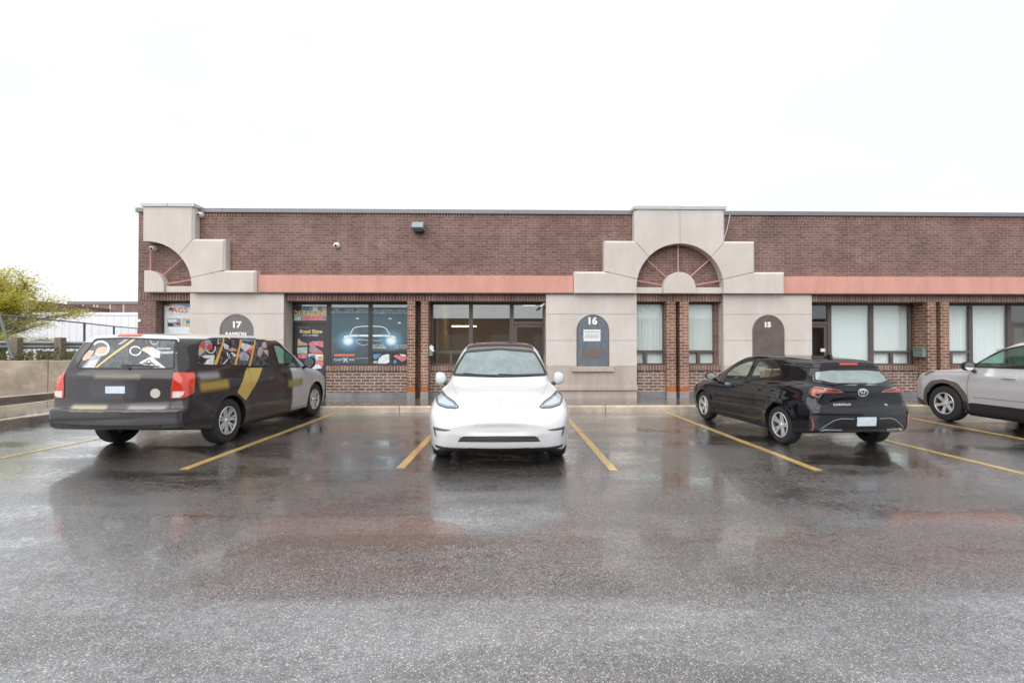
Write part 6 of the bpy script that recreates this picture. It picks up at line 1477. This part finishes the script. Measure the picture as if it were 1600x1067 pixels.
# tree: limbs and layered sprays of yellow-green leaves
def tree(base, H, scale, label, group, leaf, seed, nspray=120, spread=3.2, leafs=60, lw=.11, bare=True, zlo=.35, dens=1.0):
    rnd = random.Random(seed); bx, by, bz = base
    r = root('tree', base, label, 'tree', group); tips = []
    mb = MB()
    fork = bz+H*.33
    mb.tube([(bx, by, bz), (bx+.06, by, bz+H*.17), (bx+.02, by, fork)], [.20*scale, .15*scale, .13*scale], 9)
    for k in range(15):
        a = 2*math.pi*k/15+rnd.uniform(-.3, .3); el = rnd.uniform(.1, 1.25) if k % 3 else rnd.uniform(.9, 1.4)
        ln = spread*rnd.uniform(.75, 1.05)*(1-.22*math.sin(el)) ; p = Vector((bx, by, fork+rnd.uniform(-.3, .5))); pts = [p.copy()]
        d = Vector((math.cos(a)*math.cos(el), math.sin(a)*math.cos(el), math.sin(el)))
        for j in range(5):
            d = (d+Vector((rnd.uniform(-.15, .15), rnd.uniform(-.15, .15), rnd.uniform(-.12, .08)))).normalized(); p = p+d*ln/5; pts.append(p.copy())
            if j >= 1:
                for _ in range(3):
                    sd_ = (d+Vector((rnd.uniform(-.9, .9), rnd.uniform(-.9, .9), rnd.uniform(-.25, .25)))).normalized(); e_ = p+sd_*rnd.uniform(.4, 1.0)*scale
                    mb.tube([tuple(p), tuple((p+e_)/2+Vector((0, 0, .05))), tuple(e_)], [.022*scale, .015*scale, .006], 5); tips.append((e_, sd_)); tips.append(((p+e_)/2, sd_))
        mb.tube([tuple(q) for q in pts], [.08*scale, .06*scale, .045*scale, .03*scale, .02*scale, .01], 6); tips.append((p, d))
    mb.build('trunk', 'bark', r, world=True, smooth=True)
    lf = MB()
    for (c, d) in tips:
        if c.z < bz+H*zlo and rnd.random() < .5: continue
        if rnd.random() > dens: continue
        sx_ = rnd.uniform(.45, .95)*scale; sy_ = rnd.uniform(.35, .7)*scale; szz = rnd.uniform(.08, .2)*scale
        for _ in range(int(leafs*rnd.uniform(.6, 1.3))):
            q = c+Vector((rnd.gauss(0, sx_*.5), rnd.gauss(0, sy_*.5), rnd.gauss(0, szz))) ; a = rnd.random()*6.28; til = rnd.uniform(-.7, .7)
            w_ = lw*rnd.uniform(.6, 1.3)*scale; v1 = Vector((math.cos(a), math.sin(a), til*.6))*w_; v2 = Vector((-math.sin(a), math.cos(a), rnd.uniform(-.8, .8)))*w_*.45
            lf.add([q-v1*.5, q+v2*.5, q+v1*.5, q-v2*.5], [(0, 1, 2, 3)])
    lf.build('crown', leaf, r, world=True, merge=False)
tb = onY(24, 530, 25.0)
tree((tb.x-.75, 25.0, .2), 6.9, 1.0, 'yellow-green leafy tree at the left edge beside the white trailer', None, 'leaf_yellow', 11, spread=3.05, leafs=74, lw=.12, zlo=.12)
tree((-38, 34, 0), 6.0, 1.0, 'small yellow-green tree further left outside the fence', None, 'leaf_yellow', 4, spread=3.0, leafs=40)
tree((onY(2, 530, 23.6).x, 23.6, .8), 2.4, .8, 'yellow-green shrub under the tree at the left edge, behind the timber posts', None, 'leaf_yellow', 8, spread=1.7, leafs=50, zlo=0)
# bushes below the rail
rb = random.Random(3)
for i, (px, Y) in enumerate(((-40, 22.5), (5, 22.4), (45, 22.6), (78, 23.5), (112, 24.0), (140, 25.0))):
    c = onY(px, 550, Y); mb = MB()
    for _ in range(900):
        th, ph = rb.random()*6.28, math.acos(rb.uniform(-.2, 1)); rr = rb.uniform(.55, 1)
        q = Vector((c.x+1.25*rr*math.sin(ph)*math.cos(th), Y+.7*rr*math.sin(ph)*math.sin(th), .75+.72*rr*math.cos(ph)))
        a = rb.random()*6.28; w_ = rb.uniform(.06, .14); v1 = Vector((math.cos(a), math.sin(a), rb.uniform(-.6, .6)))*w_; v2 = Vector((-math.sin(a), math.cos(a), rb.uniform(-.6, .6)))*w_*.5
        mb.add([q-v1*.5, q+v2*.5, q+v1*.5, q-v2*.5], [(0, 1, 2, 3)])
    lab = ['dark bush at the far left below the guard rail', 'dark bush just right of the frame edge below the guard rail', 'dark bush between the two timber posts, left one', 'dark bush between the two timber posts, right one', 'bush right of the second timber post', 'bush behind the wrapped van under the guard rail'][i]
    b_o = mb.build('bush', 'leaf_dark' if i % 2 else 'leaf_weed', merge=False); tag(b_o, lab, 'bush', 'low bushes behind the retaining wall')
p = onY(55, 560, 21); thing(MB().tube([(p.x, 21, .95), (p.x, 21, 1.42)], .05, 8), 'marker_post', 'white', 'short pale marker post under the guard rail', 'post', smooth=True)
# the unit row across the lot, seen in the window glass
ob = root('opposite_building', (0, -38, 0), 'brown brick unit row across the lot, seen only as a reflection in the window glass', 'building')
sub(MB().box(-45, 45, -60, -38, 0, 5.3), 'wall', 'brick_far', ob)
mb = MB()
for k in range(-7, 8): mb.box(k*6-1.7, k*6+1.7, -38, -37.95, .3, 3.2)
sub(mb, 'shutter', 'grey_wall', ob); sub(MB().box(-45.1, 45.1, -60, -37.9, 5.3, 5.42), 'coping', 'coping', ob)
